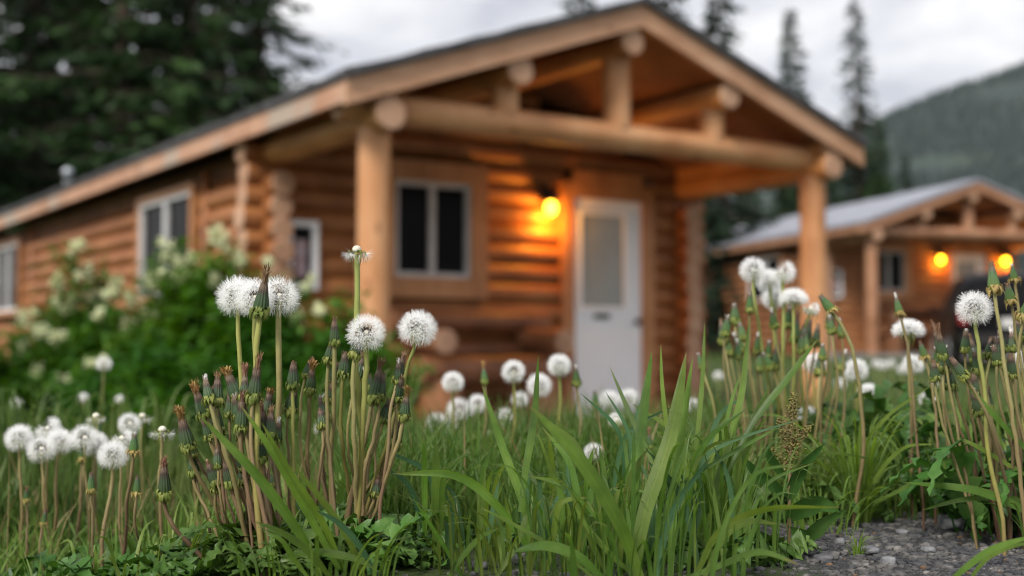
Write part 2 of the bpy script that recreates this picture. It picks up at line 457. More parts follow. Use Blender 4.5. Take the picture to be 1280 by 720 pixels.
gx, gy = sinh_axis(281, .55, 3000), sinh_axis(301, .55, 3000) + 1.6
GX, GY = np.meshgrid(gx, gy)
GZ = G(GX, GY)
nr, nc = GX.shape
idx = np.arange(nr * nc).reshape(nr, nc)
gm = MB(); gm.add(np.stack([GX, GY, GZ], -1).reshape(-1, 3), np.stack([idx[:-1, :-1], idx[:-1, 1:], idx[1:, 1:], idx[1:, :-1]], -1).reshape(-1, 4))


def gravel_mask(x, y):
    n = .05 * np.sin(11 * x + 2) + .04 * np.sin(17 * y + 1) + .03 * np.sin(23 * (x + y))
    a = sstep(.22, .34, x + n) * sstep(.4, .9, y) * sstep(.10, -.06, y + n - 1.74 - .24 * sstep(.5, .8, x))
    b = .22 * sstep(-.15, .02, x + n) * sstep(1.72, 1.55, y + n)
    c = .8 * sstep(-.75, -.62, x + n) * sstep(-.35, -.5, x + n) * sstep(2.1, 2.2, y + n) * sstep(2.7, 2.5, y)
    s_, t_ = (x + 1.06) * .829 + (y - 9.4) * .559, (y - 9.4) * .829 - (x + 1.06) * .559
    d = .9 * sstep(-1.2, -.7, s_ + n) * sstep(6.2, 5.8, s_ + n) * sstep(-2.0, -1.6, t_ + n) * sstep(.6, .3, t_)
    return np.clip(np.maximum(np.maximum(np.maximum(a, b), c), d), 0, 1)


m, gt, out = new_mat('ground_soil')
tcg = N(gt, 'ShaderNodeTexCoord')
at = N(gt, 'ShaderNodeAttribute', attribute_name='gravel')
n1 = N(gt, 'ShaderNodeTexNoise', inp={'Scale': 90, 'Detail': 8, 'Roughness': .7}); lnk(gt, tcg.outputs['Object'], n1.inputs['Vector'])
n2 = N(gt, 'ShaderNodeTexNoise', inp={'Scale': 1.1, 'Detail': 6}); lnk(gt, tcg.outputs['Object'], n2.inputs['Vector'])
rg = ramp(gt, [(.3, (.02, .02, .022)), (.5, (.045, .046, .05)), (.7, (.09, .088, .086))]); lnk(gt, n1.outputs[0], rg.inputs[0])
rs = ramp(gt, [(.35, (.030, .045, .014)), (.55, (.045, .070, .018)), (.72, (.09, .085, .045))]); lnk(gt, n2.outputs[0], rs.inputs[0])
mg = N(gt, 'ShaderNodeMix', data_type='RGBA'); lnk(gt, at.outputs['Fac'], mg.inputs[0]); lnk(gt, rs.outputs[0], mg.inputs[6]); lnk(gt, rg.outputs[0], mg.inputs[7])
bs = N(gt, 'ShaderNodeBsdfPrincipled', inp={'Roughness': .95, 'Specular IOR Level': .2}); lnk(gt, mg.outputs[2], bs.inputs['Base Color'])
bp = N(gt, 'ShaderNodeBump', inp={'Strength': .8, 'Distance': .006}); lnk(gt, n1.outputs[0], bp.inputs['Height']); lnk(gt, bp.outputs[0], bs.inputs['Normal'])
lnk(gt, bs.outputs[0], out.inputs[0])
ground = gm.build('ground', m)
tag(ground, 'uneven ground, grey gravel giving way to soil and lawn', kind='structure')
ga = ground.data.attributes.new('gravel', 'FLOAT', 'POINT')
ga.data.foreach_set('value', gravel_mask(GX, GY).reshape(-1).astype(np.float32))


# ------------------------------------------------------------------ cabins
ROOF_SL, APEX, MID, EAVE = .349, 3.763, 2.43, 2.79       # roof slope, apex height, ridge line and half width


def roof_z(s):
    return APEX - ROOF_SL * abs(s - MID)


def cyl(mb, a, b, r, n=20, m=0, capm=None, rough=.0):
    a, b = np.array(a, float), np.array(b, float)
    t = np.linspace(0, 1, 7)[:, None]
    mb.tube(a * (1 - t) + b * t, r, n, caps=False, m=m, rough=rough)
    d = (b - a) / np.linalg.norm(b - a)
    u = np.cross(d, [0, 0, 1.0] if abs(d[2]) < .9 else [1.0, 0, 0]); u /= np.linalg.norm(u); v = np.cross(d, u)
    ang = np.linspace(0, 2 * np.pi, n, endpoint=False)
    for p, sg in ((a, -1), (b, 1)):
        ring = p + (np.cos(ang) * r)[:, None] * u + (np.sin(ang) * r)[:, None] * v
        inner = p + d * sg * .012 + (np.cos(ang) * r * .88)[:, None] * u + (np.sin(ang) * r * .88)[:, None] * v
        k = np.arange(n)
        f = [[j, (j + 1) % n, n + (j + 1) % n, n + j] for j in range(n)]
        if sg < 0: f = [q[::-1] for q in f]
        mb.add(np.vstack([ring, inner]), f, m if capm is None else capm)
        c = np.vstack([inner, (p + d * sg * .014)[None]])
        f = [[j, (j + 1) % n, n, n] for j in range(n)]
        if sg < 0: f = [[q[1], q[0], q[2], q[3]] for q in f]
        mb.add(c, f, m if capm is None else capm)


def window(parent, s0, s1, z0, z1, front, y, frame_m, casing=None, mull=True):
    """front: in the porch wall (local x runs along it); else in the side wall"""
    def P(a, d, z):                    # a along the wall, d outwards
        return (a, y - d, z) if front else (y - d, a, z)

    def D(a, d, z):
        return (a, d, z) if front else (d, a, z)
    w_, h_ = s1 - s0, z1 - z0
    cx, cz = (s0 + s1) / 2, (z0 + z1) / 2
    fm = MB(); t = .045
    for a in (s0 + t / 2, s1 - t / 2): fm.box(P(a, .03, cz), D(t, .07, h_))
    for z in (z0 + t / 2, z1 - t / 2): fm.box(P(cx, .03, z), D(w_ - 2 * t, .068, t))
    if mull: fm.box(P(cx, .03, cz), D(t * 1.35, .062, h_ - 2 * t))
    win = fm.build('window', frame_m, parent, smooth=False)
    half = (w_ - 2 * t - t * 1.35) / 2 if mull else w_ - 2 * t
    for a in ((s0 + t + half / 2, s1 - t - half / 2) if mull else (cx,)):
        g = MB(); g.box(P(a, .012, cz), D(half, .012, h_ - 2 * t)); g.build('pane', M['glass'], win, smooth=False)
    if casing:
        c = MB(); k = casing
        for a in (s0 - k / 2, s1 + k / 2): c.box(P(a, .05, cz), D(k, .07, h_ + 2 * k))
        for z in (z0 - k / 2, z1 + k / 2): c.box(P(cx, .05, z), D(w_, .068, k))
        c.build('casing', M['trim_z'], win, smooth=False)
    return win


def log_stack(mb, along, a0, a1, y, z0, z1, sp=.2, r=.113, inset=None, holes=()):
    """logs one upon another; holes: (b0, b1, c0, c1) openings they stop at"""
    z = z0 + sp / 2
    i = 0
    while z < z1 - .04:
        spans = [(a0 + (rng.uniform(0, .05)), a1 - rng.uniform(0, .05))]
        for (b0, b1, c0, c1) in holes:
            if z + .07 > c0 and z - .07 < c1:
                spans = [q for (p0, p1) in spans for q in ((p0, min(p1, b0)), (max(p0, b1), p1)) if q[1] - q[0] > .05]
        for p0, p1 in spans:
            A = (p0, y, z) if along == 0 else (y, p0, z)
            B = (p1, y, z) if along == 0 else (y, p1, z)
            cyl(mb, A, B, r * rng.uniform(.95, 1.04), n=16, m=0, capm=1)
        z += sp; i += 1


MFAR = dict(M)
BROWNW = ((.21, .095, .046), (.33, .165, .092), (.41, .23, .138))
MFAR['log_z'] = wood('far_post_wood', 2, BROWNW)
MFAR['beam_x'] = wood('far_beam_wood', 0, BROWNW)
MFAR['beam_y'] = wood('far_plate_wood', 1, BROWNW)
MFAR['rake'] = wood('far_rake_wood', 0, BROWNW)
MFAR['fascia'] = wood('far_fascia_wood', 1, BROWNW)
MFAR['log_x'] = wood('far_log_wood_along', 0, ((.17, .066, .025), (.28, .115, .045), (.36, .17, .075)))
MFAR['log_y'] = wood('far_log_wood_across', 1, ((.16, .065, .028), (.25, .11, .05), (.33, .16, .08)))


def cabin(name, loc, rz, label, roof_mat, length, second_lamp, bulb_m):
    c = empty(name, loc, label, 'cabin', 'log cabins', rz)
    W, T = 4.86, 2.0
    K = MFAR if second_lamp else M
    # porch floor
    f = MB(); f.box((W / 2, T / 2 - .15, -.30), (W + .5, T + .5, .6)); f.build('porch_floor', M['concrete'], c, smooth=False)
    # front wall with gable
    wb = MB()
    log_stack(wb, 0, -.30, W + .34, T, 0, 2.6, holes=[(3.2, 4.42, -1, 2.45), (1.0, 2.22, 1.2, 2.56)])
    log_stack(wb, 0, -.02, W, T, 2.6, 2.8)
    z = 2.9
    while z < APEX - .35:
        hw = (APEX - .2 - z - .1) / ROOF_SL
        cyl(wb, (max(MID - hw, 0), T, z), (min(MID + hw, W), T, z), .108, n=16, capm=1); z += .2
    wb.box((W / 2, T + .05, 1.25), (W - .1, .06, 2.5))
    wb.build('front_wall', [K['log_x'], M['end']], c)
    # side walls
    for x, nm in ((0.0, 'side_wall'), (W, 'side_wall')):
        sb = MB()
        holes = [(3.58, 5.42, 1.22, 2.41), (11.2, 13.04, 1.22, 2.41)] if x == 0 else []
        log_stack(sb, 1, T - .30, length + .25, x, -.1, 2.4, holes=holes)
        sb.box((x + (.05 if x == 0 else -.05), (T + length) / 2, 1.2), (.06, length - T - .1, 2.38))
        if x == 0:
            for t in (3.42, 10.75):
                sb.box((x - .075, t, 1.25), (.09, .05, 2.5))
        sb.build(nm, [K['log_y'], M['end']], c)
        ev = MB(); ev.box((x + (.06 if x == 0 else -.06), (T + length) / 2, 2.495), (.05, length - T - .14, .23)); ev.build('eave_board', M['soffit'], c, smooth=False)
    # back wall and gable
    bb = MB(); log_stack(bb, 0, -.3, W + .3, length, 0, 2.6)
    z = 2.7
    while z < APEX - .35:
        hw = (APEX - .2 - z - .1) / ROOF_SL
        cyl(bb, (max(MID - hw, 0), length, z), (min(MID + hw, W), length, z), .108, n=10, capm=1); z += .2
    bb.build('back_wall', [K['log_x'], M['end']], c)
    # posts, beam, plates
    for s in (0.0, W):
        p = MB(); cyl(p, (s, 0, -.1), (s, 0, 2.42), .126, n=24, capm=1); p.build('porch_post', [K['log_z'], M['end']], c)
        pl = MB(); cyl(pl, (s, -.27, 2.51), (s, T + .3, 2.51), .128, n=24, capm=1); pl.build('plate_log', [K['beam_y'], M['end']], c)
    p2 = MB(); cyl(p2, (W, -.24, 2.68), (W, T + .1, 2.68), .11, n=24, capm=1); p2.build('plate_log', [K['beam_y'], M['end']], c)
    b = MB(); cyl(b, (-.30, .02, 2.60), (W + .26, .02, 2.60), .121, n=28, capm=1); b.build('cross_beam', [K['beam_x'], M['end']], c)
    for s, r in ((.12, .095), (1.215, .120), (2.40, .125), (3.53, .120), (W - .06, .09)):
        top = roof_z(s) - .24
        if .5 < s < 4.4: top -= .1
        k = MB(); cyl(k, (s, .02, 2.67), (s, .02, top), r, n=22, capm=1); k.build('king_post', [K['log_z'], M['end']], c)
    for s in (1.19, 2.36, 3.50):
        zc = roof_z(s) - .245 - (.10 if abs(s - MID) > .5 else .11)
        k = MB(); cyl(k, (s, -.26, zc), (s, T + .1, zc), .122, n=24, capm=1); k.build('purlin', [K['beam_y'], M['end']], c)
    # roof: two deck slabs, covering on top, fascia boards
    rf = MB(); t0, t1 = -.26, length + .4
    for sg in (-1, 1):
        e = MID + sg * EAVE
        for (za, zb, ea, eb, mm) in ((-.055, -.22, 0, .03, 0),):
            v = []
            for t in (t0, t1):
                for ss in (MID, e - sg * eb):
                    for dz in (za, zb): v.append((ss, t, roof_z(ss) + dz))
            fc = [[0, 1, 3, 2], [4, 6, 7, 5], [0, 4, 5, 1], [2, 3, 7, 6], [0, 2, 6, 4], [1, 5, 7, 3]]
            rf.add(v, fc, 0)
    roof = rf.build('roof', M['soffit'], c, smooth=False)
    cov = MB()
    for sg in (-1, 1):
        nS, nT = 14, 40
        ss = MID + sg * np.linspace(0, EAVE + .05, nS)
        tt = np.linspace(t0 - .10, t1 + .05, nT)
        A, B = np.meshgrid(ss, tt)
        top = np.array([[roof_z(a) for a in row] for row in A]) + .012 + rng.uniform(-.008, .012, A.shape)
        V1 = np.stack([A, B, top], -1).reshape(-1, 3)
        V2 = np.stack([A, B, top * 0 + np.array([[roof_z(a) for a in row] for row in A]) - .05], -1).reshape(-1, 3)
        ii = np.arange(nS * nT).reshape(nT, nS); o = nS * nT
        F = np.stack([ii[:-1, :-1], ii[:-1, 1:], ii[1:, 1:], ii[1:, :-1]], -1).reshape(-1, 4)
        FE = []
        for i in range(nT - 1): FE.append([ii[i, -1], ii[i + 1, -1], ii[i + 1, -1] + o, ii[i, -1] + o])
        for j in range(nS - 1):
            FE.append([ii[0, j], ii[0, j + 1], ii[0, j + 1] + o, ii[0, j] + o])
            FE.append([ii[-1, j], ii[-1, j + 1], ii[-1, j + 1] + o, ii[-1, j] + o])
        cov.add(np.vstack([V1, V2]), np.vstack([F, F + o, np.array(FE)]))
    cov.build('roof_covering', roof_mat, roof, smooth=False)
    for sg in (-1, 1):
        e = MID + sg * EAVE
        fb = MB(); fb.box((e + sg * .005, (t0 + t1) / 2, roof_z(e) - .140), (.045, t1 - t0 + .05, .185)); fb.build('fascia_board', K['fascia'], roof, smooth=False)
        rk = MB(); v = []
        for t in (t0 - .005, t0 - .055):
            for ss in (MID, e + sg * .03):
                for dz in (-.058, -.25): v.append((ss, t, roof_z(ss) + dz))
        rk.add(v, [[0, 1, 3, 2], [4, 6, 7, 5], [0, 4, 5, 1], [2, 3, 7, 6], [0, 2, 6, 4], [1, 5, 7, 3]])
        rk.build('rake_board', K['rake'], roof, smooth=False)
    # windows
    window(c, 1.186, 2.03, 1.42, 2.34, True, T - .085, M['frame'], casing=.20)
    for a in (3.66, 11.28): window(c, a, a + 1.68, 1.29, 2.33, False, -.085, M['sideframe'], casing=.07)
    # door
    d = MB(); d.box((3.78, T - .085, 1.165), (.92, .06, 2.29)); door = d.build('door', M['white'], c, smooth=False)
    g = MB(); g.box((3.70, T - .118, 1.66), (.565, .012, .965)); g.build('glass', M['doorglass'], door, smooth=False)
    g = MB()
    for a in (3.395, 4.005): g.box((a, T - .124, 1.66), (.045, .03, 1.055))
    for z in (1.155, 2.165): g.box((3.70, T - .124, z), (.565, .029, .045))
    g.build('glazing_bead', M['white'], door, smooth=False)
    g = MB(); g.box((3.69, T - .122, 1.07), (.20, .016, .055)); g.build('mail_slot', M['iron'], door, smooth=False)
    g = MB(); g.lathe([(0, 0), (.02, .0), (.02, .03), (.035, .04), (.035, .065), (.0, .075)], 16)
    kn = g.build('knob', M['iron'], door); kn.location = (4.16, T - .115, 1.02); kn.rotation_euler = (R(90), 0, 0)
    cs = MB()
    for a, wd in ((3.245, .15), (4.325, .17)): cs.box((a, T - .09, 1.24), (wd, .11, 2.48))
    cs.box((3.78, T - .092, 2.46), (.92, .108, .28)); cs.build('door_casing', M['trim_z'], c, smooth=False)
    # lamps
    for s in ((2.96, 4.72) if second_lamp else (2.96,)):
        l = MB(); l.box((s, T - .125, 2.32), (.10, .03, .16))
        l.tube(crom([(s, T - .12, 2.34), (s, T - .17, 2.38), (s, T - .21, 2.34)], 6), .012, 8)
        v0 = MB(); v0.lathe([(.0, .10), (.05, .095), (.08, .05), (.095, .0), (.085, .0), (.0, .05)], 20)
        lamp = l.build('wall_lamp', M['iron'], c)
        hd = v0.build('lamp_hood', M['iron'], lamp); hd.location = (s, T - .22, 2.23)
        bu = MB(); bu.lathe([(.0, .04), (.035, .03), (.055, .0), (.058, -.04), (.048, -.08), (.028, -.10), (.0, -.105)], 18)
        pl_ = bpy.data.lights.new('lamp_light', 'POINT'); pl_.energy = 20 if not second_lamp else 9; pl_.color = (1, .36, .035); pl_.shadow_soft_size = .03
        plo = bpy.data.objects.new('lamp_light', pl_); COL.objects.link(plo); plo.parent = lamp; plo.location = (s, T - .25, 2.04)
        q = bu.build('lamp_glass', bulb_m, lamp); q.location = (s, T - .22, 2.20)
    return c


C1 = cabin('log_cabin', (-1.06, 9.4, -.78), R(34), 'nearest orange log cabin with gabled porch and white door under one lit lamp', M['shingle'], 15.0, False, M['bulb'])
C2 = cabin('log_cabin', (7.60, 26.0, -.21), R(16), 'farther log cabin with blue grey roof, half hidden beyond the porch post', M['metal_roof'], 11.0, True, M['bulb_small'])


def to_world(c, p):
    return Matrix.LocRotScale(Vector(c.location), c.rotation_euler, None) @ Vector(p)


def bench(c, label):
    o = empty('log_bench', to_world(c, (2.0, 1.35, 0)), label, 'bench', 'log benches on the porches', c.rotation_euler[2])
    for x in (-.58, .52):
        p = MB(); cyl(p, (x, .02, 0), (x, .02, .46), .19, n=18, capm=1, rough=.02); p.build('leg', [M['bench_y'], M['bench_y']], o)
        a = MB(); cyl(a, (x * 1.2, -.26, .80), (x * 1.2, .42, .84), .115, n=18, capm=1); a.build('armrest', [M['bench_y'], M['end']], o)
    s = MB(); cyl(s, (-.85, -.05, .55), (.80, -.05, .55), .125, n=18, capm=1); cyl(s, (-.83, .17, .55), (.82, .17, .55), .115, n=18, capm=1)
    s.build('seat', [M['bench_x'], M['bench_y']], o)
    b = MB(); cyl(b, (-.90, .40, 1.0), (.86, .40, 1.0), .10, n=18, capm=1); cyl(b, (-.88, .41, .72), (.88, .41, .72), .075, n=18, capm=1)
    b.build('backrest', [M['bench_x'], M['bench_y']], o)
    return o


bench(C1, 'rustic log bench below the porch window of the nearest cabin')
bench(C2, 'rustic log bench below the porch window of the farther cabin')


def notice(c, label):
    o = empty('notice_case', to_world(c, (.25, 1.86, 1.58)), label, 'notice case', 'notice cases beside the porch windows', c.rotation_euler[2])
    f = MB()
    for x in (-.125, .125): f.box((x, 0, 0), (.055, .05, .62))
    for z in (-.285, .285): f.box((0, 0, z), (.195, .048, .05))
    f.build('frame', M['white'], o, smooth=False)
    g = MB(); g.box((0, .018, 0), (.20, .02, .53)); g.build('backing', M['glass'], o, smooth=False)
    g = MB(); g.box((-.01, .004, -.03), (.11, .004, .34)); g.build('sheet', M['paper'], o, smooth=False)


notice(C1, 'narrow white framed notice case on the nearest cabin, left of its porch window')
notice(C2, 'small white notice case on the farther cabin, seen right of the porch post')

# roof vent on the near cabin
v = MB(); v.lathe([(.05, 0), (.05, .20), (.075, .21), (.075, .25), (.03, .29), (0, .30)], 16)
vo = v.build('vent_pipe', M['metal_grey'], C1)
vo.location = (-.12, 8.6, roof_z(-.12) - .02)

# ------------------------------------------------------------------ black car by the far cabin
def make_car():
    c = empty('parked_car', (0, 0, 0), 'black car parked in front of the farther cabin door, seen from behind', 'car')
    prof = [  # half sections along the length: y, belt half width, roof half width, belt height, roof height, sill
        (0.0, .80, .52, .92, .98, .42), (.06, .88, .60, 1.0, 1.28, .34), (.28, .91, .68, 1.02, 1.56, .28), (.6, .92, .70, 1.02, 1.66, .25),
        (1.5, .93, .71, 1.01, 1.70, .24), (2.5, .93, .69, 1.0, 1.66, .24), (3.1, .92, .60, .99, 1.36, .24), (3.5, .91, .55, .97, 1.02, .24), (4.2, .88, .5, .86, .88, .26), (4.5, .78, .4, .70, .72, .34)]
    b = MB(); rows = []
    for y, hb, hr, zb, zr, zs in prof:
        half = [(hb * .9, zs), (hb, zs + .12), (hb, zb - .12), (hb * .985, zb), (hr + (hb - hr) * .35, zb + (zr - zb) * .6), (hr, zr - .07 * (zr > 1.2)), (hr * .8, zr), (0, zr + .015)]
        rows.append([(-x, y, z) for x, z in half] + [(x, y, z) for x, z in half[-2::-1]])
    n = len(rows[0]); V = np.array(rows).reshape(-1, 3); F = []
    for i in range(len(rows) - 1):
        for j in range(n - 1): F.append([i * n + j, i * n + j + 1, (i + 1) * n + j + 1, (i + 1) * n + j])
        F.append([i * n + n - 1, i * n, (i + 1) * n, (i + 1) * n + n - 1])
    b.add(V, F)
    for i in (0, len(rows) - 1):
        cen = V[i * n:(i + 1) * n].mean(0)
        b.add(np.vstack([V[i * n:(i + 1) * n], cen[None]]), [[j, (j + 1) % n, n, n] for j in range(n)])
    bo = b.build('body', M['carblack'], c)
    md = bo.modifiers.new('round', 'SUBSURF'); md.levels = md.render_levels = 2
    g = MB(); g.add([(-.56, .05, 1.06), (.56, .05, 1.06), (.46, .21, 1.46), (-.46, .21, 1.46)], [[0, 1, 2, 3]])
    g.add([(-.56, .07, 1.06), (.56, .07, 1.06), (.46, .23, 1.46), (-.46, .23, 1.46)], [[3, 2, 1, 0]]); g.build('rear_window', M['glass'], c, smooth=False)
    for sg in (-1, 1):
        t = MB(); t.box((sg * .76, .03, .90), (.14, .10, .26)); t.build('tail_light', M['taillight'], c, smooth=False)
        for y in (.85, 3.55):
            wl = MB(); cyl(wl, (sg * .72, y, .33), (sg * .92, y, .33), .33, n=28); wo_ = wl.build('wheel', M['tyre'], c)
            rm = MB(); cyl(rm, (sg * .91, y, .33), (sg * .935, y, .33), .20, n=20); rm.build('rim', M['metal_grey'], wo_)
        mi = MB(); mi.box((sg * 1.0, 2.7, 1.05), (.18, .10, .14)); mi.build('mirror', M['carblack'], c, smooth=False)
    bm = MB(); bm.box((0, -.04, .50), (1.62, .14, .20)); bm.build('bumper', M['tyre'], c, smooth=False)
    pl = MB(); pl.box((0, -.005, .78), (.34, .02, .14)); pl.build('number_plate', M['plate'], c, smooth=False)
    return c


car = make_car()
car.location = (8.35, 20.6, float(G(8.35, 21.5)))
car.rotation_euler = (0, 0, R(-14))

# ------------------------------------------------------------------ conifers
def conifer_mesh(h, r0, seed, dens=1.0, sparse=.0, clump=.42):
    g = np.random.default_rng(seed)
    crown, trunk = MB(), MB()
    lean = g.uniform(-.15, .15, 2)
    tr = [(lean[0] * (z / h) ** 2, lean[1] * (z / h) ** 2, z) for z in np.linspace(0, h, 9)]
    trunk.tube(tr, np.linspace(.016 * h, .012, 9), 9)
    V, F = [], []
    z = .06 * h
    k = 0
    while z < h * .985:
        u = z / h
        nb = max(3, int((7.5 - 3 * u) * dens))
        for _ in range(nb):
            if g.random() < sparse: continue
            az = g.uniform(0, 2 * np.pi)
            L = r0 * (1 - u) ** .85 * g.uniform(.5, 1.12) + .10
            d = np.array([math.cos(az), math.sin(az), 0])
            sd = np.array([-d[1], d[0], 0])
            droop = g.uniform(.10, .45) * (1.2 - u)
            base = np.array([lean[0] * u * u, lean[1] * u * u, z + g.uniform(-.1, .1)])
            nc = max(3, int(L / .17))
            if L > .6: trunk.tube([base, base + d * L * .5 + [0, 0, -droop * L * .2], base + d * L * .9 + [0, 0, -droop * L * .6]], [.03, .018, .006], 4, caps=False)
            for q in range(nc):
                t = (q + g.uniform(.3, 1)) / nc
                p = base + d * L * t + np.array([0, 0, -droop * L * t ** 1.6 + .10 * L * max(0, t - .75)])
                for _s in range(2):
                    ln = clump * g.uniform(.5, 1.15) * (1.1 - .55 * t) * min(1, .35 + L)
                    dirv = d * g.uniform(.3, 1) + sd * g.uniform(-1.1, 1.1) + np.array([0, 0, g.uniform(-.75, .12)])
                    dirv /= np.linalg.norm(dirv)
                    wv = np.cross(dirv, g.normal(size=3)); wv /= np.linalg.norm(wv) + 1e-9
                    ww = ln * g.uniform(.22, .38)
                    V += [p, p + dirv * ln * .55 + wv * ww * .5, p + dirv * ln, p + dirv * ln * .5 - wv * ww * .5]
                    F.append([k, k + 1, k + 2, k + 3]); k += 4
        z += h * .017 + .10 * (1 - u)
    crown.add(V, F)
    return crown, trunk, h


TREE_KINDS = {}


def conifer(kind, x, Z, h, label, group, needle='needle'):
    """x: where the trunk stands in the picture's width, Z metres off"""
    key = (kind, needle)
    if key not in TREE_KINDS:
        hh, r0, seed, dens, sparse, cl = {'broad': (16, 3.6, 3, 1.25, .04, .64), 'broad2': (16, 3.3, 5, 1.15, .06, .62), 'mid': (12, 2.2, 9, 1.5, .03, .55),
                                          'spire': (11, 1.55, 11, 2.0, .05, .5), 'thin': (11, 1.55, 17, 1.5, .12, .5)}[kind]
        cr_, tr_, _ = conifer_mesh(hh, r0, seed, dens, sparse, cl)
        TREE_KINDS[key] = (cr_.mesh('crown', M[needle], smooth=False), tr_.mesh('trunk', M['bark']), hh)
    cm, tm, hh = TREE_KINDS[key]
    X = (x - 640) / FPX * Z
    t = empty('conifer_tree', (X, Z, float(G(X, Z)) - .05), label, 'tree', group, random.uniform(0, 6.28))
    s = h / hh
    t.scale = (s * random.uniform(.95, 1.08), s * random.uniform(.95, 1.08), s)
    obj('crown', cm, t); obj('trunk', tm, t)
    return t


GL, GR = 'dark conifers behind the near cabin', 'conifers beyond the far cabin'
conifer('broad', -75, 27, 17, 'big dark conifer cut by the left edge of the photo, leftmost of all', GL)
conifer('broad2', 35, 30, 19, 'tall dark conifer rising above the far left end of the near cabin roof', GL)
conifer('broad', 150, 28, 18, 'tall dark conifer behind the roof vent of the near cabin', GL)
conifer('broad2', 235, 27, 17, 'dense dark conifer above the side window of the near cabin', GL)
conifer('broad2', 322, 31, 16.5, 'dark conifer with drooping outer branches, last before the open sky', GL)
conifer('broad', 95, 37, 21, 'tall conifer standing farther back, between the roof vent and left corner', GL)
conifer('broad2', 275, 38, 20, 'tall conifer farther back, seen through gaps above the side window', GL)
conifer('spire', 432, 44, 8.1, 'tiny conifer tip just clearing the near roof below the open sky', GL)
conifer('mid', 722, 34, 11.6, 'conifer top peeking over the roof left of the gable peak', GL)
conifer('mid', 838, 36, 12.6, 'conifer top just right of the gable peak', GR)
conifer('mid', 908, 33, 11.0, 'tall full conifer next to the right slope of the near roof', GR, 'needle2')
conifer('spire', 995, 42, 12.1, 'slim conifer spire between the full conifer and the lone bare spire', GR, 'needle2')
conifer('thin', 1077, 45, 13.4, 'lone thin conifer spire standing tallest against the open sky', GR, 'needle2')
for x, Z, h, lb in ((885, 40, 6.8, 'short dark conifer seen under the porch roof beside the log ends'), (940, 44, 7.4, 'short conifer seen through the porch beside the right post'),
                    (985, 39, 6.4, 'short conifer directly behind the right porch post'), (1042, 43, 7.0, 'bushy conifer right of the porch post, above the far roof'),
                    (1098, 44, 8.6, 'dense conifer at the foot of the thin lone spire'), (1132, 46, 7.6, 'small conifer where the hill meets the far roof'),
                    (1165, 52, 6.8, 'smallest conifer below the hill, behind the far roof ridge')):
    conifer('mid', x, Z, h, lb, GR, 'needle' if x < 1120 else 'needle2')

# ------------------------------------------------------------------ wooded hill far off
HY = 1500.0


def hill_z(X, Y):
    e = ((X - 1430) / 1229) ** 2 + ((Y - HY - 450) / 900) ** 2
    return 566 * np.exp(-e) - 8 + 14 * np.sin(X / 90 + 1) * np.sin(Y / 120)


hx, hy = np.linspace(-900, 4200, 90), np.linspace(HY - 900, HY + 2200, 60)
HXm, HYm = np.meshgrid(hx, hy)
hm = MB(); ii = np.arange(HXm.size).reshape(HXm.shape)
hm.add(np.stack([HXm, HYm, hill_z(HXm, HYm)], -1).reshape(-1, 3), np.stack([ii[:-1, :-1], ii[:-1, 1:], ii[1:, 1:], ii[1:, :-1]], -1).reshape(-1, 4))
M['hill'] = simple('hill_ground', [(.010, .020, .020), (.018, .032, .026), (.045, .065, .038)], rough=1, scale=.006)
tag(hm.build('hill', M['hill']), 'forested hillside beyond the far cabin', kind='structure')
fr = MB(); V, F = [], []; k = 0
for _ in range(15000):
    X = rng.uniform(120, 1250); Y = rng.uniform(HY - 700, HY + 500)
    z = float(hill_z(X, Y))
    if z < 30 or X / Y * FPX > 760 or X / Y * FPX < 380: continue
    if math.sin(X / 60) * math.sin(Y / 75 + 2) > .72: continue
    h = rng.uniform(8, 19); r = h * rng.uniform(.13, .2); a0 = rng.uniform(0, 2)
    for q in range(5):
        a = a0 + q * 2 * math.pi / 5; b = a0 + (q + 1) * 2 * math.pi / 5
        V += [(X + r * math.cos(a), Y + r * math.sin(a), z - 1), (X + r * math.cos(b), Y + r * math.sin(b), z - 1), (X, Y, z + h)]
        F.append([k, k + 1, k + 2, k + 2]); k += 3
fr.add(V, F)
M['farwood'] = simple('far_conifers', [(.006, .013, .014), (.012, .024, .020), (.026, .042, .028)], rough=1, scale=.05)
tag(fr.build('hillside_forest', M['farwood'], smooth=False), 'conifer forest covering the distant hillside', kind='stuff')

# air between here and the hill
hz = MB(); hz.box((600, 800, 449), (8000, 8000, 902 + 6))
m, ht, out = new_mat('haze_air')
pv = N(ht, 'ShaderNodeVolumePrincipled', inp={'Density': .000045, 'Color': (.80, .90, 1, 1), 'Anisotropy': 0})
lnk(ht, pv.outputs[0], out.inputs['Volume'])
hzo = hz.build('haze', m, smooth=False)
tag(hzo, 'pale evening haze over the whole valley', kind='stuff')

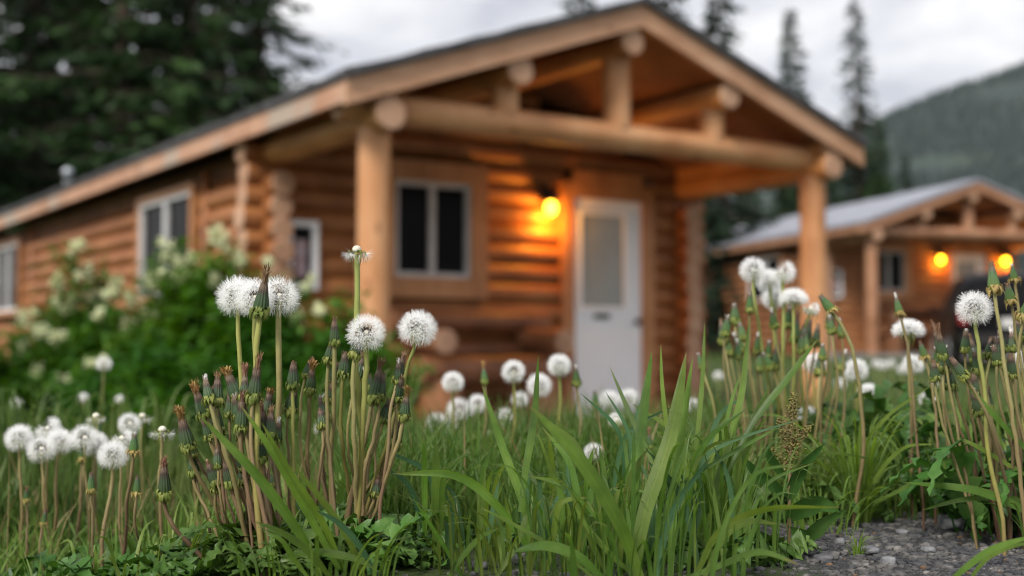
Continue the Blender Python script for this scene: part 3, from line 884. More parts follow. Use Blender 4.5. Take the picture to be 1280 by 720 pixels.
# ------------------------------------------------------------------ shrubs along the cabin side
def shrub(x, Z, ytop, wd, label, blooms, n=2600):
    X = (x - 640) / FPX * Z
    n = int(n * 2.7)
    g = np.random.default_rng(int(x * 7 + Z * 100))
    z0 = float(G(X, Z))
    H = U(x, ytop, Z)[2] - z0
    o = empty('flowering_shrub', (X, Z, z0), label, 'shrub', 'flowering shrubs beside the cabin')
    st, lf = MB(), MB()
    tips = []
    for i in range(11):
        a = g.uniform(0, 6.28); rr = wd * math.sqrt(g.random())
        top = np.array([rr * math.cos(a), rr * math.sin(a) * .8, H * (1 - .35 * (rr / wd) ** 2) * g.uniform(.72, 1.0)])
        if i == 0: top = np.array([0, 0, H * .97])
        path = bez(np.array([0, 0, 0.]), np.array([top[0] * .2, top[1] * .2, top[2] * .4]), np.array([top[0] * .8, top[1] * .8, top[2] * .6]), top, 8)
        st.tube(path, np.linspace(.013, .004, 8), 6, caps=False); tips.append(path)
    st.build('stems', M['twig'], o)
    V, F = [], []; k = 0
    for _ in range(n):
        pth = tips[g.integers(len(tips))]
        t = g.uniform(.15, 1) ** .8 * 7; i = min(int(t), 6); p = pth[i] + (pth[i + 1] - pth[i]) * (t - i)
        c = p + g.normal(size=3) * np.array([.11, .11, .07]) * (1.6 - t / 7)
        if c[2] < .03: continue
        d = g.normal(size=3) * [1, 1, .35]; d[2] -= .15; d /= np.linalg.norm(d)
        s_ = np.cross(d, [0, 0, 1.0] + g.normal(size=3) * .3); s_ /= np.linalg.norm(s_) + 1e-9
        L, w_ = g.uniform(.05, .11), g.uniform(.022, .042)
        V += [c, c + d * L * .5 + s_ * w_ / 2, c + d * L + [0, 0, -.012], c + d * L * .5 - s_ * w_ / 2]; F.append([k, k + 1, k + 2, k + 3]); k += 4
    lf.add(V, F); lf.build('foliage', M['shrub'], o, smooth=False)
    for (bx, by, br) in blooms:
        p = U(bx, by, Z - .3 * wd * g.uniform(.3, 1.2)) - np.array([X, Z, z0])
        V, F = [], []; k = 0; rad = br * 1.2 / FPX * Z
        ups = [g.normal(size=3) * rad * np.array([.42, .42, .55]) for _ in range(7)]
        for _ in range(105):
            c = p + ups[g.integers(7)] + g.normal(size=3) * rad * .24
            for _q in range(2):
                a, b = g.normal(size=3), g.normal(size=3); a /= np.linalg.norm(a); b /= np.linalg.norm(b); e = .0105
                V += [c - a * e, c - b * e, c + a * e, c + b * e]; F.append([k, k + 1, k + 2, k + 3]); k += 4
        fb = MB(); fb.add(V, F)
        fb.build('flower_cluster', M['blossom'], o, smooth=False)
    return o


shrub(92, 7.4, 300, .30, 'tall narrow shrub with cream blossom left of the side window', [(94, 303, 9), (103, 347, 10), (76, 370, 9), (72, 352, 7), (110, 372, 7), (86, 388, 8), (128, 372, 7)], 2200)
shrub(30, 7.0, 410, .42, 'low leafy shrub with pale flowers at the cabin far left end', [(30, 396, 9), (50, 412, 9), (72, 420, 8), (26, 436, 8), (46, 475, 9), (76, 474, 8)], 2400)
shrub(150, 7.2, 380, .40, 'leafy shrub between the tall narrow one and the side window', [(140, 371, 8), (164, 371, 7), (158, 406, 8), (120, 392, 7), (182, 390, 8), (146, 352, 6)], 2600)
shrub(218, 7.0, 300, .36, 'tall bushy shrub with cream blossom in front of the side window', [(208, 308, 9), (222, 328, 9), (195, 350, 9), (224, 350, 9), (246, 345, 10), (201, 384, 9), (212, 376, 7), (240, 412, 9), (248, 385, 9), (240, 322, 7)], 3400)
shrub(285, 6.8, 300, .30, 'upright shrub with cream blossom below the cabin corner', [(268, 295, 9), (280, 300, 9), (297, 322, 9), (336, 330, 7), (316, 385, 7), (288, 370, 8), (268, 350, 7)], 2600)
shrub(350, 6.6, 352, .42, 'broad green shrub under the white notice case', [(385, 355, 7), (372, 395, 6)], 3400)
shrub(425, 6.4, 372, .34, 'low green shrub in front of the left porch post', [(398, 388, 6)], 2600)
shrub(205, 6.2, 432, .55, 'low dark green shrub in front of the tall bushy one', [(246, 480, 7), (120, 455, 7)], 4200)

# ------------------------------------------------------------------ meadow: uncounted grass
def blades(n, px, py, hmin, hmax, wmin, wmax, mat, name, label, bend=.5, seed=1):
    g = np.random.default_rng(seed)
    z = G(px, py)
    h = g.uniform(hmin, hmax, n) * (1 + .25 * np.sin(px * 3.1) * np.cos(py * 2.3))
    az = g.uniform(0, 2 * np.pi, n); b = g.uniform(.1, 1, n) * bend * h
    wd = g.uniform(wmin, wmax, n) * (1 + .10 * np.hypot(px, py) / 2)
    fa = g.uniform(0, 2 * np.pi, n)
    sx, sy = np.cos(fa) * wd / 2, np.sin(fa) * wd / 2
    rows = []
    for t, kw in ((0, .8), (.35, 1), (.7, .75), (1, 0)):
        X = px + np.cos(az) * b * t ** 2; Y = py + np.sin(az) * b * t ** 2; Z = z - .01 + h * (t - .22 * t * t * (b / h))
        if kw:
            rows.append(np.stack([X - sx * kw, Y - sy * kw, Z], -1)); rows.append(np.stack([X + sx * kw, Y + sy * kw, Z], -1))
        else:
            rows.append(np.stack([X, Y, Z], -1))
    V = np.stack(rows, 1).reshape(-1, 3)
    o = (np.arange(n) * 7)[:, None]
    F = np.vstack([o + np.array([0, 1, 3, 2]), o + np.array([2, 3, 5, 4]), o + np.array([4, 5, 6, 6])])
    mb = MB(); mb.add(V, F)
    return tag(mb.build(name, mat), label, kind='stuff')


g = np.random.default_rng(52)
n = 9000
py = 1.62 + 1.7 * g.random(n) ** 1.3; px = g.uniform(-.14, .30, n) * py
keep = gravel_mask(px, py) < .3
blades(keep.sum(), px[keep], py[keep], .06, .175, .0016, .0036, M['fine'], 'wild_grass', 'soft wild grass behind the broad blades', .6, 9)
g = np.random.default_rng(33)
n = 1500
py = 1.7 + 6 * g.random(n) ** 1.7; px = (g.random(n) - .5) * (py * 1.0 + .4)
keep = gravel_mask(px, py) < .3
blades(keep.sum(), px[keep], py[keep], .08, .20, .0015, .003, M['straw'], 'dry_grass', 'dry straw coloured grass mixed into the meadow', .5, 8)
g = np.random.default_rng(21)
n = 30000
py = 2.0 + 12 * g.random(n) ** 1.9
px = (g.random(n) - .5) * (py * 1.05 + .7)
keep = gravel_mask(px, py) < .3
keep &= ~((py > 8) & (np.abs((px + 1.06) * .829 + (py - 9.4) * .559 - 2.4) < 2.7) & ((px + 1.06) * -.559 + (py - 9.4) * .829 > -.5))
px, py = px[keep], py[keep]
blades(len(px), px, py, .05, .20, .0025, .0055, M['meadow'], 'meadow_grass', 'long soft meadow grass between the flowers and the cabin', .55, 3)
n = 9000
py = 12 + 30 * g.random(n) ** 1.3; px = g.uniform(.02, .62, n) * py
keep = ((px - 7.6) * .961 + (py - 26) * .276 < -.6) | (py < 24.5)
keep &= ~((px + 1.06) * .829 + (py - 9.4) * .559 < 5.2)
px, py = px[keep], py[keep]
blades(len(px), px, py, .06, .2, .006, .012, M['meadow'], 'lawn_grass', 'short grass in front of the farther cabin', .5, 4)
n = 9000
py = 1.55 + 1.1 * g.random(n); px = g.uniform(-.9, .9, n)
keep = (gravel_mask(px, py) < .25)
blades(keep.sum(), px[keep], py[keep], .02, .11, .002, .0042, M['fine'], 'undergrowth_grass', 'short dense grass around the flower stems', .7, 5)

# ------------------------------------------------------------------ dandelions
RH = .0245


def seed_head_mesh(seed, cut=None, lo=-.78, gaps=0.0, flat=1.0):
    """pappus, seeds: one ball of parachutes round the origin; cut: (direction, cosine) of the part already blown away"""
    g = np.random.default_rng(seed)
    pa, se = MB(), MB()
    n = 112
    i = np.arange(n) + .5
    zc = 1 - (1 - lo) * i / n
    ph = i * 2.399963
    dirs = np.stack([np.cos(ph) * np.sqrt(1 - zc ** 2), np.sin(ph) * np.sqrt(1 - zc ** 2), zc], 1)
    V, F = [], []; k = 0
    SV, SF = [], []; j = 0
    for d in dirs:
        d = d + g.normal(size=3) * .05; d /= np.linalg.norm(d)
        if cut is not None and d @ cut[0] > cut[1] + g.uniform(-.08, .08): continue
        if g.random() < gaps: continue
        a = np.cross(d, [0.3, .5, .8]); a /= np.linalg.norm(a); b = np.cross(d, a)
        rr = RH * g.uniform(.93, 1.05)
        sq = np.array([1, 1, flat])
        hub = d * rr * .56
        m_ = 16
        for q in range(m_):
            ang = 2 * np.pi * (q + g.uniform(-.3, .3)) / m_
            out_ = a * math.cos(ang) + b * math.sin(ang)
            al = g.uniform(.35, 1.25)
            L = rr * .46 * g.uniform(.85, 1.08)
            tip = hub + (d * math.cos(al) + out_ * math.sin(al)) * L
            sidev = np.cross(tip - hub, g.normal(size=3)); sidev /= np.linalg.norm(sidev) + 1e-12
            wv = sidev * .00016
            V += [hub * sq - wv, hub * sq + wv, tip * sq + wv * .55, tip * sq - wv * .55]; F.append([k, k + 1, k + 2, k + 3]); k += 4
        sidev = a * .00020
        p0, p1, p2 = d * rr * .18, d * rr * .34, hub
        SV += [p0 - sidev * 3.4, p0 + sidev * 3.4, p1 + sidev * 2.4, p1 - sidev * 2.4]; SF.append([j, j + 1, j + 2, j + 3]); j += 4
        sb = b * .00045
        SV += [p0 - sb, p0 + sb, p1 + sb * .7, p1 - sb * .7]; SF.append([j, j + 1, j + 2, j + 3]); j += 4
        for sx in (a, b):
            sx = sx * .00013
            SV += [(p1 * sq) - sx, (p1 * sq) + sx, p2 * sq + sx, p2 * sq - sx]; SF.append([j, j + 1, j + 2, j + 3]); j += 4
    pa.add(V, F)
    se.add(SV, SF)
    SF = np.array(SF)
    me2 = se.mesh('seeds', [M['seed'], M['beak']], smooth=False)
    mi = np.zeros(len(SF), np.int32); mi[2::4] = 1; mi[3::4] = 1
    me2.polygons.foreach_set('material_index', mi)
    return pa.mesh('seed_head', M['pappus'], smooth=False), me2


def U3(x, y, z):
    v_ = np.array([x, y, z], float); return v_ / np.linalg.norm(v_)


HEADS = {'full': [seed_head_mesh(s) for s in (1, 2, 3)], 'dome': [seed_head_mesh(5, lo=-.25, flat=.8), seed_head_mesh(6, lo=-.1, flat=.85)],
         'front': [seed_head_mesh(8, cut=(U3(.0, -1, .55), .86))], 'gappy': [seed_head_mesh(9, cut=(U3(.3, -.6, .8), .72), gaps=.08), seed_head_mesh(10, cut=(U3(-.6, -.2, .8), .45), gaps=.1)],
         'bald': [seed_head_mesh(12, lo=-.6, cut=(U3(0, 0, 1), -.25), gaps=.55)]}


def receptacle_mesh():
    mb = MB(); mb.lathe([(0, .0042), (.0022, .0038), (.0040, .0022), (.0046, 0), (.0040, -.0018), (.0028, -.003)], 18)
    return mb.mesh('receptacle', M['receptacle'])


def bract_mesh(seed, down, n, L, w, mat, name='bracts', tight=False):
    g = np.random.default_rng(seed); mb = MB()
    for i in range(n):
        a = 2 * np.pi * (i + g.uniform(-.25, .25)) / n
        d = np.array([math.cos(a), math.sin(a), 0]); s_ = np.array([-d[1], d[0], 0])
        l = L * g.uniform(.55, 1.25)
        if tight and g.random() > .14:
            c0 = .0045 + g.uniform(-.0008, .0012); z0 = g.uniform(-.0035, .0025); k = l * g.uniform(.28, .42)
            th = np.linspace(1.9, g.uniform(-2.2, -.9), 9)
            p = d[None] * (c0 + k * .9 * np.cos(th) * .75 + k * .35)[:, None] + np.stack([0 * th, 0 * th, z0 + k * np.sin(th)], 1)
        else:
            curl = g.uniform(-.1, 1.5) * down
            pts = [d * .003, d * (.003 + l * .38) + [0, 0, g.uniform(-.001, .0035)], d * (.003 + l * .62) + [0, 0, -curl * l * .28], d * (.003 + l * .5 * g.uniform(.6, 1.5)) + [0, 0, -curl * l * .75]]
            p = crom(pts, 4)
        mb.ribbon(p, w * np.interp(np.linspace(0, 1, len(p)), [0, .3, 1], [.9, 1, .15]) * g.uniform(.8, 1.2), s_, fold=.12)
    return mb.mesh(name, M[mat])


def bud_mesh(seed, mat, fat=1.0, opening=0.0):
    g = np.random.default_rng(seed); mb = MB()
    f = fat
    mb.lathe([(.0028, -.002), (.0052 * f, -.001), (.0072 * f, .002), (.0078 * f, .006), (.0071 * f, .012), (.0058 * f, .018), (.0046 * f, .0235), (.0038 * f + opening, .0275), (.0028 * f + opening, .0288), (.001, .0284)], 52, 13, .11)
    # bract tips standing free at the mouth
    for i in range(11):
        a = 2 * np.pi * (i + g.uniform(-.2, .2)) / 11; d = np.array([math.cos(a), math.sin(a), 0]); s_ = np.array([-d[1], d[0], 0])
        r = .0040 * f + opening
        p = crom([d * .0056 * f + [0, 0, .0185], d * (r + .0002) + [0, 0, .0255], d * (r + g.uniform(-.001, .0016)) + [0, 0, .0312 + g.uniform(-.001, .002)]], 4)
        mb.ribbon(p, np.linspace(.0030, .0008, len(p)), s_, fold=.1)
    return mb.mesh('bud', M[mat])


def tuft_mesh(seed, mat, L, spread, n=22):
    g = np.random.default_rng(seed); mb = MB()
    for i in range(n):
        a = g.uniform(0, 6.28); d = np.array([math.cos(a), math.sin(a), 0]); s_ = np.array([-d[1], d[0], 0])
        r = .0032 * math.sqrt(g.random()); l = L * g.uniform(.55, 1.15)
        p0 = d * r + [0, 0, .025]
        p = crom([p0, p0 + d * spread * g.uniform(0, .5) + [0, 0, .004 + l * .5], p0 + d * spread * g.uniform(.2, 1.3) + g.normal(size=3) * L * .12 + [0, 0, .004 + l]], 4)
        mb.ribbon(p, np.linspace(.0019, .0011, len(p)) * g.uniform(.7, 1.3), s_ + g.normal(size=3) * .3, fold=.1)
    return mb.mesh('tuft', M[mat])


REC = receptacle_mesh()
BRD = [bract_mesh(s, .7, 34, .0115, .0042, 'bract', tight=True) for s in (1, 2, 3)]
BRY = [bract_mesh(s, .75, 26, .014, .0044, 'bract_dry', tight=(s == 4)) for s in (4, 5)]
BRH = [bract_mesh(s, 1.35, 13, .015, .0030, 'bract', 'bracts') for s in (6, 7)]
BUD = [bud_mesh(s, 'bud', f, o) for s, f, o in ((1, 1, 0), (2, 1.1, .0006), (3, .92, 0), (4, 1.0, .001))]
BUDG = [bud_mesh(s, 'bud_green', f, o) for s, f, o in ((5, .95, 0), (6, 1.05, .0003))]
TUFT = {'rust': [tuft_mesh(1, 'tuft_rust', .013, .0045, 40), tuft_mesh(2, 'tuft_rust', .011, .0065, 48)], 'brown': [tuft_mesh(3, 'tuft_brown', .014, .0020, 34), tuft_mesh(4, 'tuft_brown', .011, .003, 34)],
        'white': [tuft_mesh(5, 'tuft_white', .0045, .0012, 20), tuft_mesh(6, 'tuft_white', .006, .0018, 16)], 'dark': [tuft_mesh(7, 'tuft_brown', .004, .002, 12)]}
LOOK = {'full': 'full white dandelion clock', 'dome': 'dome shaped white dandelion clock', 'front': 'open centred white dandelion clock', 'gappy': 'ragged half blown dandelion clock',
        'bald': 'bald dandelion head that has lost its seeds', 'rust': 'rusty tufted dandelion bud', 'brown': 'brown tufted dandelion bud', 'white': 'white tipped dandelion bud', 'dark': 'dark tipped dandelion bud'}
DAN = []
STEMR = {'thick': .0037, 'mid': .0026, 'thin': .0019}


def orient(o, axis, spin=0):
    q = Vector((0, 0, 1)).rotation_difference(Vector([float(a) for a in axis]).normalized())
    o.rotation_mode = 'QUATERNION'
    o.rotation_quaternion = q @ Quaternion((0, 0, 1), spin)


def dandelion(place, look, hx, hy, bx, Z, size=None, tilt=None, stem='mid', col=None, dz=None, dry=False, lean=None, fresh=False):
    """head at picture point (hx, hy), Z metres off; foot on the ground below picture column bx; size: head radius (clock) or bud length in pixels"""
    head = U(hx, hy, Z)
    zb = Z + (dz if dz is not None else rng.uniform(-.02, .06))
    X = (bx - 640) / FPX * zb
    base = np.array([X, zb, float(G(X, zb)) - .012])
    o = empty('dandelion', base)
    ln = np.linalg.norm(head - base); clock_ = look in HEADS
    if tilt is None:
        ax = np.array([(head[0] - base[0]) / ln * .7 + rng.uniform(-.08, .08), rng.uniform(-.15, .15), 1.0])
    else:
        ax = np.array([tilt[0] + (0 if clock_ else rng.normal() * .13), tilt[1] + (0 if clock_ else rng.normal() * .13), 1.0])
    ax /= np.linalg.norm(ax)
    clock = look in HEADS
    hb = head - ax * (.004 if clock else 0)
    ld = np.array([0, 0, 1.0]) if lean is None else np.array([lean, 0, 1.0])
    P = bez(base, base + ld * ln * .34, hb - ax * ln * .36, hb - ax * (0.001), 18) - base
    r = STEMR[stem] * rng.uniform(.9, 1.12)
    tt_ = np.linspace(0, 1, 18); wob = np.sin(np.pi * tt_)
    P = P + np.stack([wob * np.sin(tt_ * rng.uniform(4, 9) + rng.uniform(0, 6)) * rng.uniform(.001, .0045), wob * np.sin(tt_ * rng.uniform(4, 9)) * .003, 0 * tt_], 1)
    sm = MB(); sm.tube(P + np.vstack([[0, 0, 0], rng.normal(size=(16, 3)) * .0005, [0, 0, 0]]), np.interp(np.linspace(0, 1, 18), [0, .15, .8, 1], [.8, 1, .92, .86]) * r, 9, caps=False, rough=.05)
    # the fine hairs on the stem
    for _ in range(int(ln * 260)):
        t = rng.uniform(.15, 1) * 16.9; i = int(t); p = P[i] + (P[i + 1] - P[i]) * (t - i)
        d = rng.normal(size=3); d[2] *= .4; d /= np.linalg.norm(d)
        s_ = np.cross(d, [0, 0, 1]) * .00022
        sm.add([p + d * r * .9 - s_, p + d * r * .9 + s_, p + d * (r + .0014)], [[0, 1, 2, 2]])
    col = col or ('stem_green' if clock else random.choice(['stem_tan', 'stem_red', 'stem_red']))
    sm.build('stem', M[col], o)
    hl = head - base
    spin = random.uniform(0, 6.28)
    if clock:
        sc = (size or 26) / FPX * Z / RH
        mp_, ms_ = random.choice(HEADS[look])
        hd = obj('seed_head', mp_, o); obj('seeds', ms_, hd)
        rc = obj('receptacle', REC, o); br = obj('bracts', random.choice(BRH), o)
        for q, off, s in ((hd, 0, sc), (rc, 0, 1.0 if look != 'bald' else 1.15), (br, -.0035, 1)):
            q.location = [float(a) for a in hl + ax * off]; q.scale = (s, s, s)
            orient(q, ax, spin if look in ('full', 'dome', 'bald') else 0)
    else:
        sc = (size or 34) / FPX * Z / .0325
        bm_ = random.choice(BUDG if fresh else BUD)
        bd = obj('bud', bm_, o); tf = obj('tuft', random.choice(TUFT[look]), o); br = obj('bracts', random.choice(BRY if dry else BRD), o)
        sc *= .8 if fresh else .9; tw = random.uniform(.78, .95)
        for q, off in ((bd, 0), (tf, 0), (br, .001)):
            q.location = [float(a) for a in hl + ax * off]; k_ = random.uniform(.95, 1.2) if q is br else 1.0
            q.scale = (sc * tw * k_, sc * tw * k_, sc * (k_ if q is br else random.uniform(.92, 1.1))); orient(q, ax, spin)
    DAN.append((o, place, look, hx, hy))
    return o


D = dandelion
# --- the tall clump in front of the left porch post
A = 'in the tall clump before the porch post'
D(A, 'full', 297, 371, 322, 1.44, 29, (-.05, .1), 'mid')
D(A, 'front', 319, 373, 334, 1.41, 28, (.02, .0), 'mid')
D(A, 'gappy', 349, 371, 352, 1.43, 29, (.03, 0), 'thick', 'stem_tan')
D(A, 'brown', 325, 392, 331, 1.36, 46, (.18, .0), 'thick', 'stem_green')
D(A, 'bald', 446, 312, 452, 1.42, 24, (-.03, -.02), 'thick', 'stem_green')
D(A, 'front', 458, 417, 445, 1.385, 27, (.0, -.10), 'thick', 'stem_green')
D(A, 'full', 522, 411, 446, 1.40, 27, (.22, -.1), 'mid', 'stem_green', lean=.12)
Bs = 'among the buds right of the three tall clocks'
for (k, x, y, b, s, tl, st, co) in (
        ('dark', 418, 430, 418, 36, (-.05, 0), 'mid', 'stem_tan'), ('white', 411, 452, 428, 34, (.02, -.1), 'mid', 'stem_red'), ('dark', 429, 470, 441, 36, (.05, -.1), 'mid', 'stem_green'),
        ('rust', 388, 490, 391, 36, (.08, 0), 'mid', 'stem_tan'), ('dark', 366, 484, 374, 36, (-.02, 0), 'mid', 'stem_green'), ('white', 362, 514, 372, 36, (0, 0), 'thin', 'stem_red'),
        ('dark', 403, 534, 388, 28, (.02, .1), 'thin', 'stem_red'), ('brown', 466, 500, 434, 44, (.0, 0), 'mid', 'stem_red'), ('dark', 474, 498, 448, 36, (.05, .1), 'mid', 'stem_tan'),
        ('dark', 479, 527, 420, 32, (.03, 0), 'mid', 'stem_tan'), ('rust', 505, 522, 452, 34, (.22, 0), 'mid', 'stem_tan'), ('rust', 493, 556, 428, 36, (.10, -.1), 'mid', 'stem_tan'),
        ('dark', 443, 446, 452, 32, (.0, .2), 'mid', 'stem_tan'), ('brown', 468, 620, 440, 24, (.1, .1), 'thin', 'stem_tan')):
    D(Bs, k, x, y, b, rng.uniform(1.37, 1.46), s, tl, st, co)
Bl = 'in the crowded buds left of the tall clocks'
for (k, x, y, b, s, tl, st) in (
        ('rust', 235, 560, 305, 44, (-.30, -.1), 'mid'), ('rust', 254, 522, 318, 40, (-.36, 0), 'mid'), ('white', 262, 502, 320, 36, (-.22, .1), 'mid'), ('brown', 271, 505, 326, 36, (-.03, .1), 'mid'),
        ('brown', 272, 542, 330, 46, (-.06, -.1), 'thick'), ('rust', 298, 498, 338, 40, (-.24, .1), 'mid'), ('brown', 306, 500, 336, 38, (-.1, .1), 'mid'), ('brown', 317, 498, 340, 44, (.03, .1), 'mid'),
        ('white', 287, 520, 328, 32, (-.05, .1), 'thin'), ('brown', 301, 536, 336, 44, (-.15, 0), 'mid'), ('white', 320, 552, 346, 32, (-.04, -.1), 'mid'), ('brown', 334, 548, 352, 38, (-.1, 0), 'mid'),
        ('white', 346, 552, 360, 30, (0, 0), 'thin'), ('dark', 242, 592, 300, 32, (-.15, .1), 'thin'), ('dark', 288, 606, 325, 34, (-.12, -.1), 'mid'), ('white', 262, 548, 312, 30, (-.2, .15), 'thin'),
        ('rust', 333, 520, 350, 34, (-.08, .12), 'thin')):
    D(Bl, k, x, y, b, rng.uniform(1.35, 1.47), s, tl, st)
D('leaning out low beside the crowded clump', 'brown', 206, 620, 292, 1.40, 42, (-.04, 0), 'mid', 'stem_red', lean=-.9)
# --- low group on the left
Cg = 'in the low group at far left'
for (k, x, y, b, Z, s, tl, st, co) in (
        ('full', 24, 548, 30, 1.80, 20, (0, -.1), 'mid', 'stem_tan'), ('gappy', 60, 536, 66, 1.84, 19, (0, .1), 'mid', 'stem_tan'), ('full', 74, 553, 70, 1.80, 20, (0, .1), 'mid', 'stem_tan'),
        ('gappy', 52, 562, 58, 1.78, 20, (-.1, 0), 'thin', 'stem_tan'), ('gappy', 106, 548, 100, 1.80, 20, (.0, 0), 'thin', 'stem_tan'), ('front', 119, 556, 112, 1.84, 19, (0, .1), 'thin', 'stem_tan'),
        ('full', 141, 569, 128, 1.62, 21, (.05, -.1), 'mid', 'stem_red'), ('gappy', 153, 548, 160, 1.70, 16, (.1, 0), 'thin', 'stem_tan'), ('bald', 203, 537, 200, 1.62, 19, (0, 0), 'mid', 'stem_tan'),
        ('gappy', 162, 530, 166, 1.95, 16, (0, 0), 'thin', 'stem_tan'), ('bald', 120, 520, 126, 1.85, 15, (0, 0), 'thin', 'stem_tan'), ('gappy', 130, 455, 138, 2.9, 11, (0, 0), 'thin', 'stem_tan'), ('bald', 178, 520, 180, 2.0, 14, (0, 0), 'thin', 'stem_tan')):
    D(Cg, k, x, y, b, Z, s, tl, st, co)
for (k, x, y, b, Z, s, tl, st, dr) in (
        ('dark', 114, 615, 128, 1.52, 30, (.1, 0), 'thin', True), ('white', 167, 566, 152, 1.55, 30, (.02, 0), 'mid', True), ('dark', 171, 618, 176, 1.55, 28, (-.03, 0), 'thin', True),
        ('dark', 102, 576, 98, 1.80, 26, (0, 0), 'mid', True), ('brown', 33, 626, 44, 1.75, 20, (0, 0), 'thin', True), ('brown', 54, 655, 62, 1.70, 20, (.1, 0), 'thin', True), ('white', 122, 545, 130, 1.9, 24, (0, 0), 'mid', True)):
    D(Cg, k, x, y, b, Z, s, tl, st, 'stem_red', dry=dr, fresh=True)
# --- soft group before the door
Dg = 'in the soft group before the white door'
for (k, x, y, b, Z, s) in (
        ('full', 566, 478, 572, 2.05, 16), ('gappy', 574, 513, 570, 2.3, 18), ('front', 597, 506, 600, 2.4, 15), ('full', 546, 530, 548, 2.6, 16), ('full', 562, 535, 566, 2.6, 13), ('front', 642, 465, 640, 2.0, 17),
        ('full', 674, 482, 672, 2.1, 18), ('full', 699, 457, 700, 2.0, 17), ('front', 742, 566, 742, 1.75, 14), ('gappy', 770, 525, 768, 1.9, 11), ('full', 762, 500, 765, 2.6, 14), ('full', 786, 498, 790, 2.8, 14),
        ('gappy', 632, 522, 632, 2.3, 14), ('full', 634, 556, 636, 2.5, 13), ('full', 865, 507, 868, 2.5, 11), ('gappy', 612, 548, 612, 2.6, 11), ('full', 650, 500, 655, 2.9, 12)):
    D(Dg, k, x, y, b, Z, s, (rng.uniform(-.1, .1), rng.uniform(-.25, .05)), 'mid', 'stem_green')
for (k, x, y, b, Z, s) in (('rust', 606, 478, 608, 2.0, 24), ('white', 721, 480, 728, 2.0, 28), ('dark', 745, 508, 748, 2.2, 24), ('brown', 812, 560, 812, 1.75, 24), ('rust', 700, 520, 700, 2.3, 20), ('white', 655, 540, 655, 2.3, 20)):
    D(Dg, k, x, y, b, Z, s, None, 'thin', fresh=True)
# --- group before the right porch post
Eg = 'in the group before the right porch post'
for (k, x, y, b, Z, s, tl) in (
        ('front', 941, 338, 968, 1.95, 19, (-.05, .15)), ('full', 962, 352, 980, 2.0, 19, (0, .2)), ('gappy', 978, 341, 985, 1.92, 19, (.02, .1)), ('dome', 992, 375, 992, 1.9, 21, (.05, .1)),
        ('full', 968, 372, 985, 2.05, 18, (0, .1)), ('gappy', 1014, 386, 1006, 1.95, 12, (.3, 0)), ('full', 1070, 463, 1072, 2.1, 17, (0, 0)), ('full', 1018, 455, 1020, 2.2, 16, (0, 0)), ('dome', 1086, 490, 1086, 2.2, 15, (0, 0)),
        ('full', 1010, 520, 1012, 2.2, 14, (0, 0))):
    D(Eg, k, x, y, b, Z, s, tl, 'mid', 'stem_green')
for (k, x, y, b, s, tl) in (
        ('white', 907, 418, 925, 28, (-.05, 0)), ('white', 919, 403, 940, 30, (-.04, 0)), ('white', 937, 389, 952, 28, (0, 0)), ('white', 929, 424, 950, 26, (-.08, 0)), ('white', 923, 447, 945, 26, (-.05, 0)),
        ('white', 946, 440, 962, 26, (0, 0)), ('white', 960, 447, 970, 28, (.05, 0)), ('white', 950, 462, 966, 28, (-.05, 0)), ('brown', 993, 425, 992, 34, (-.04, 0)), ('white', 984, 408, 985, 28, (.02, 0)),
        ('white', 1040, 415, 1030, 26, (0, 0)), ('white', 1052, 420, 1040, 26, (.1, 0)), ('white', 1028, 448, 1020, 24, (.1, 0)), ('dark', 1000, 440, 1000, 28, (0, 0)), ('white', 878, 460, 900, 24, (0, 0))):
    D(Eg, k, x, y, b, rng.uniform(1.82, 2.0), s, tl, 'thin', None, fresh=True)
D('tilting left with drooping yellow bracts beside the right porch post', 'dark', 1040, 389, 1062, 1.66, 32, (-.65, .1), 'mid', 'stem_tan', dry=True, lean=.1, fresh=True)
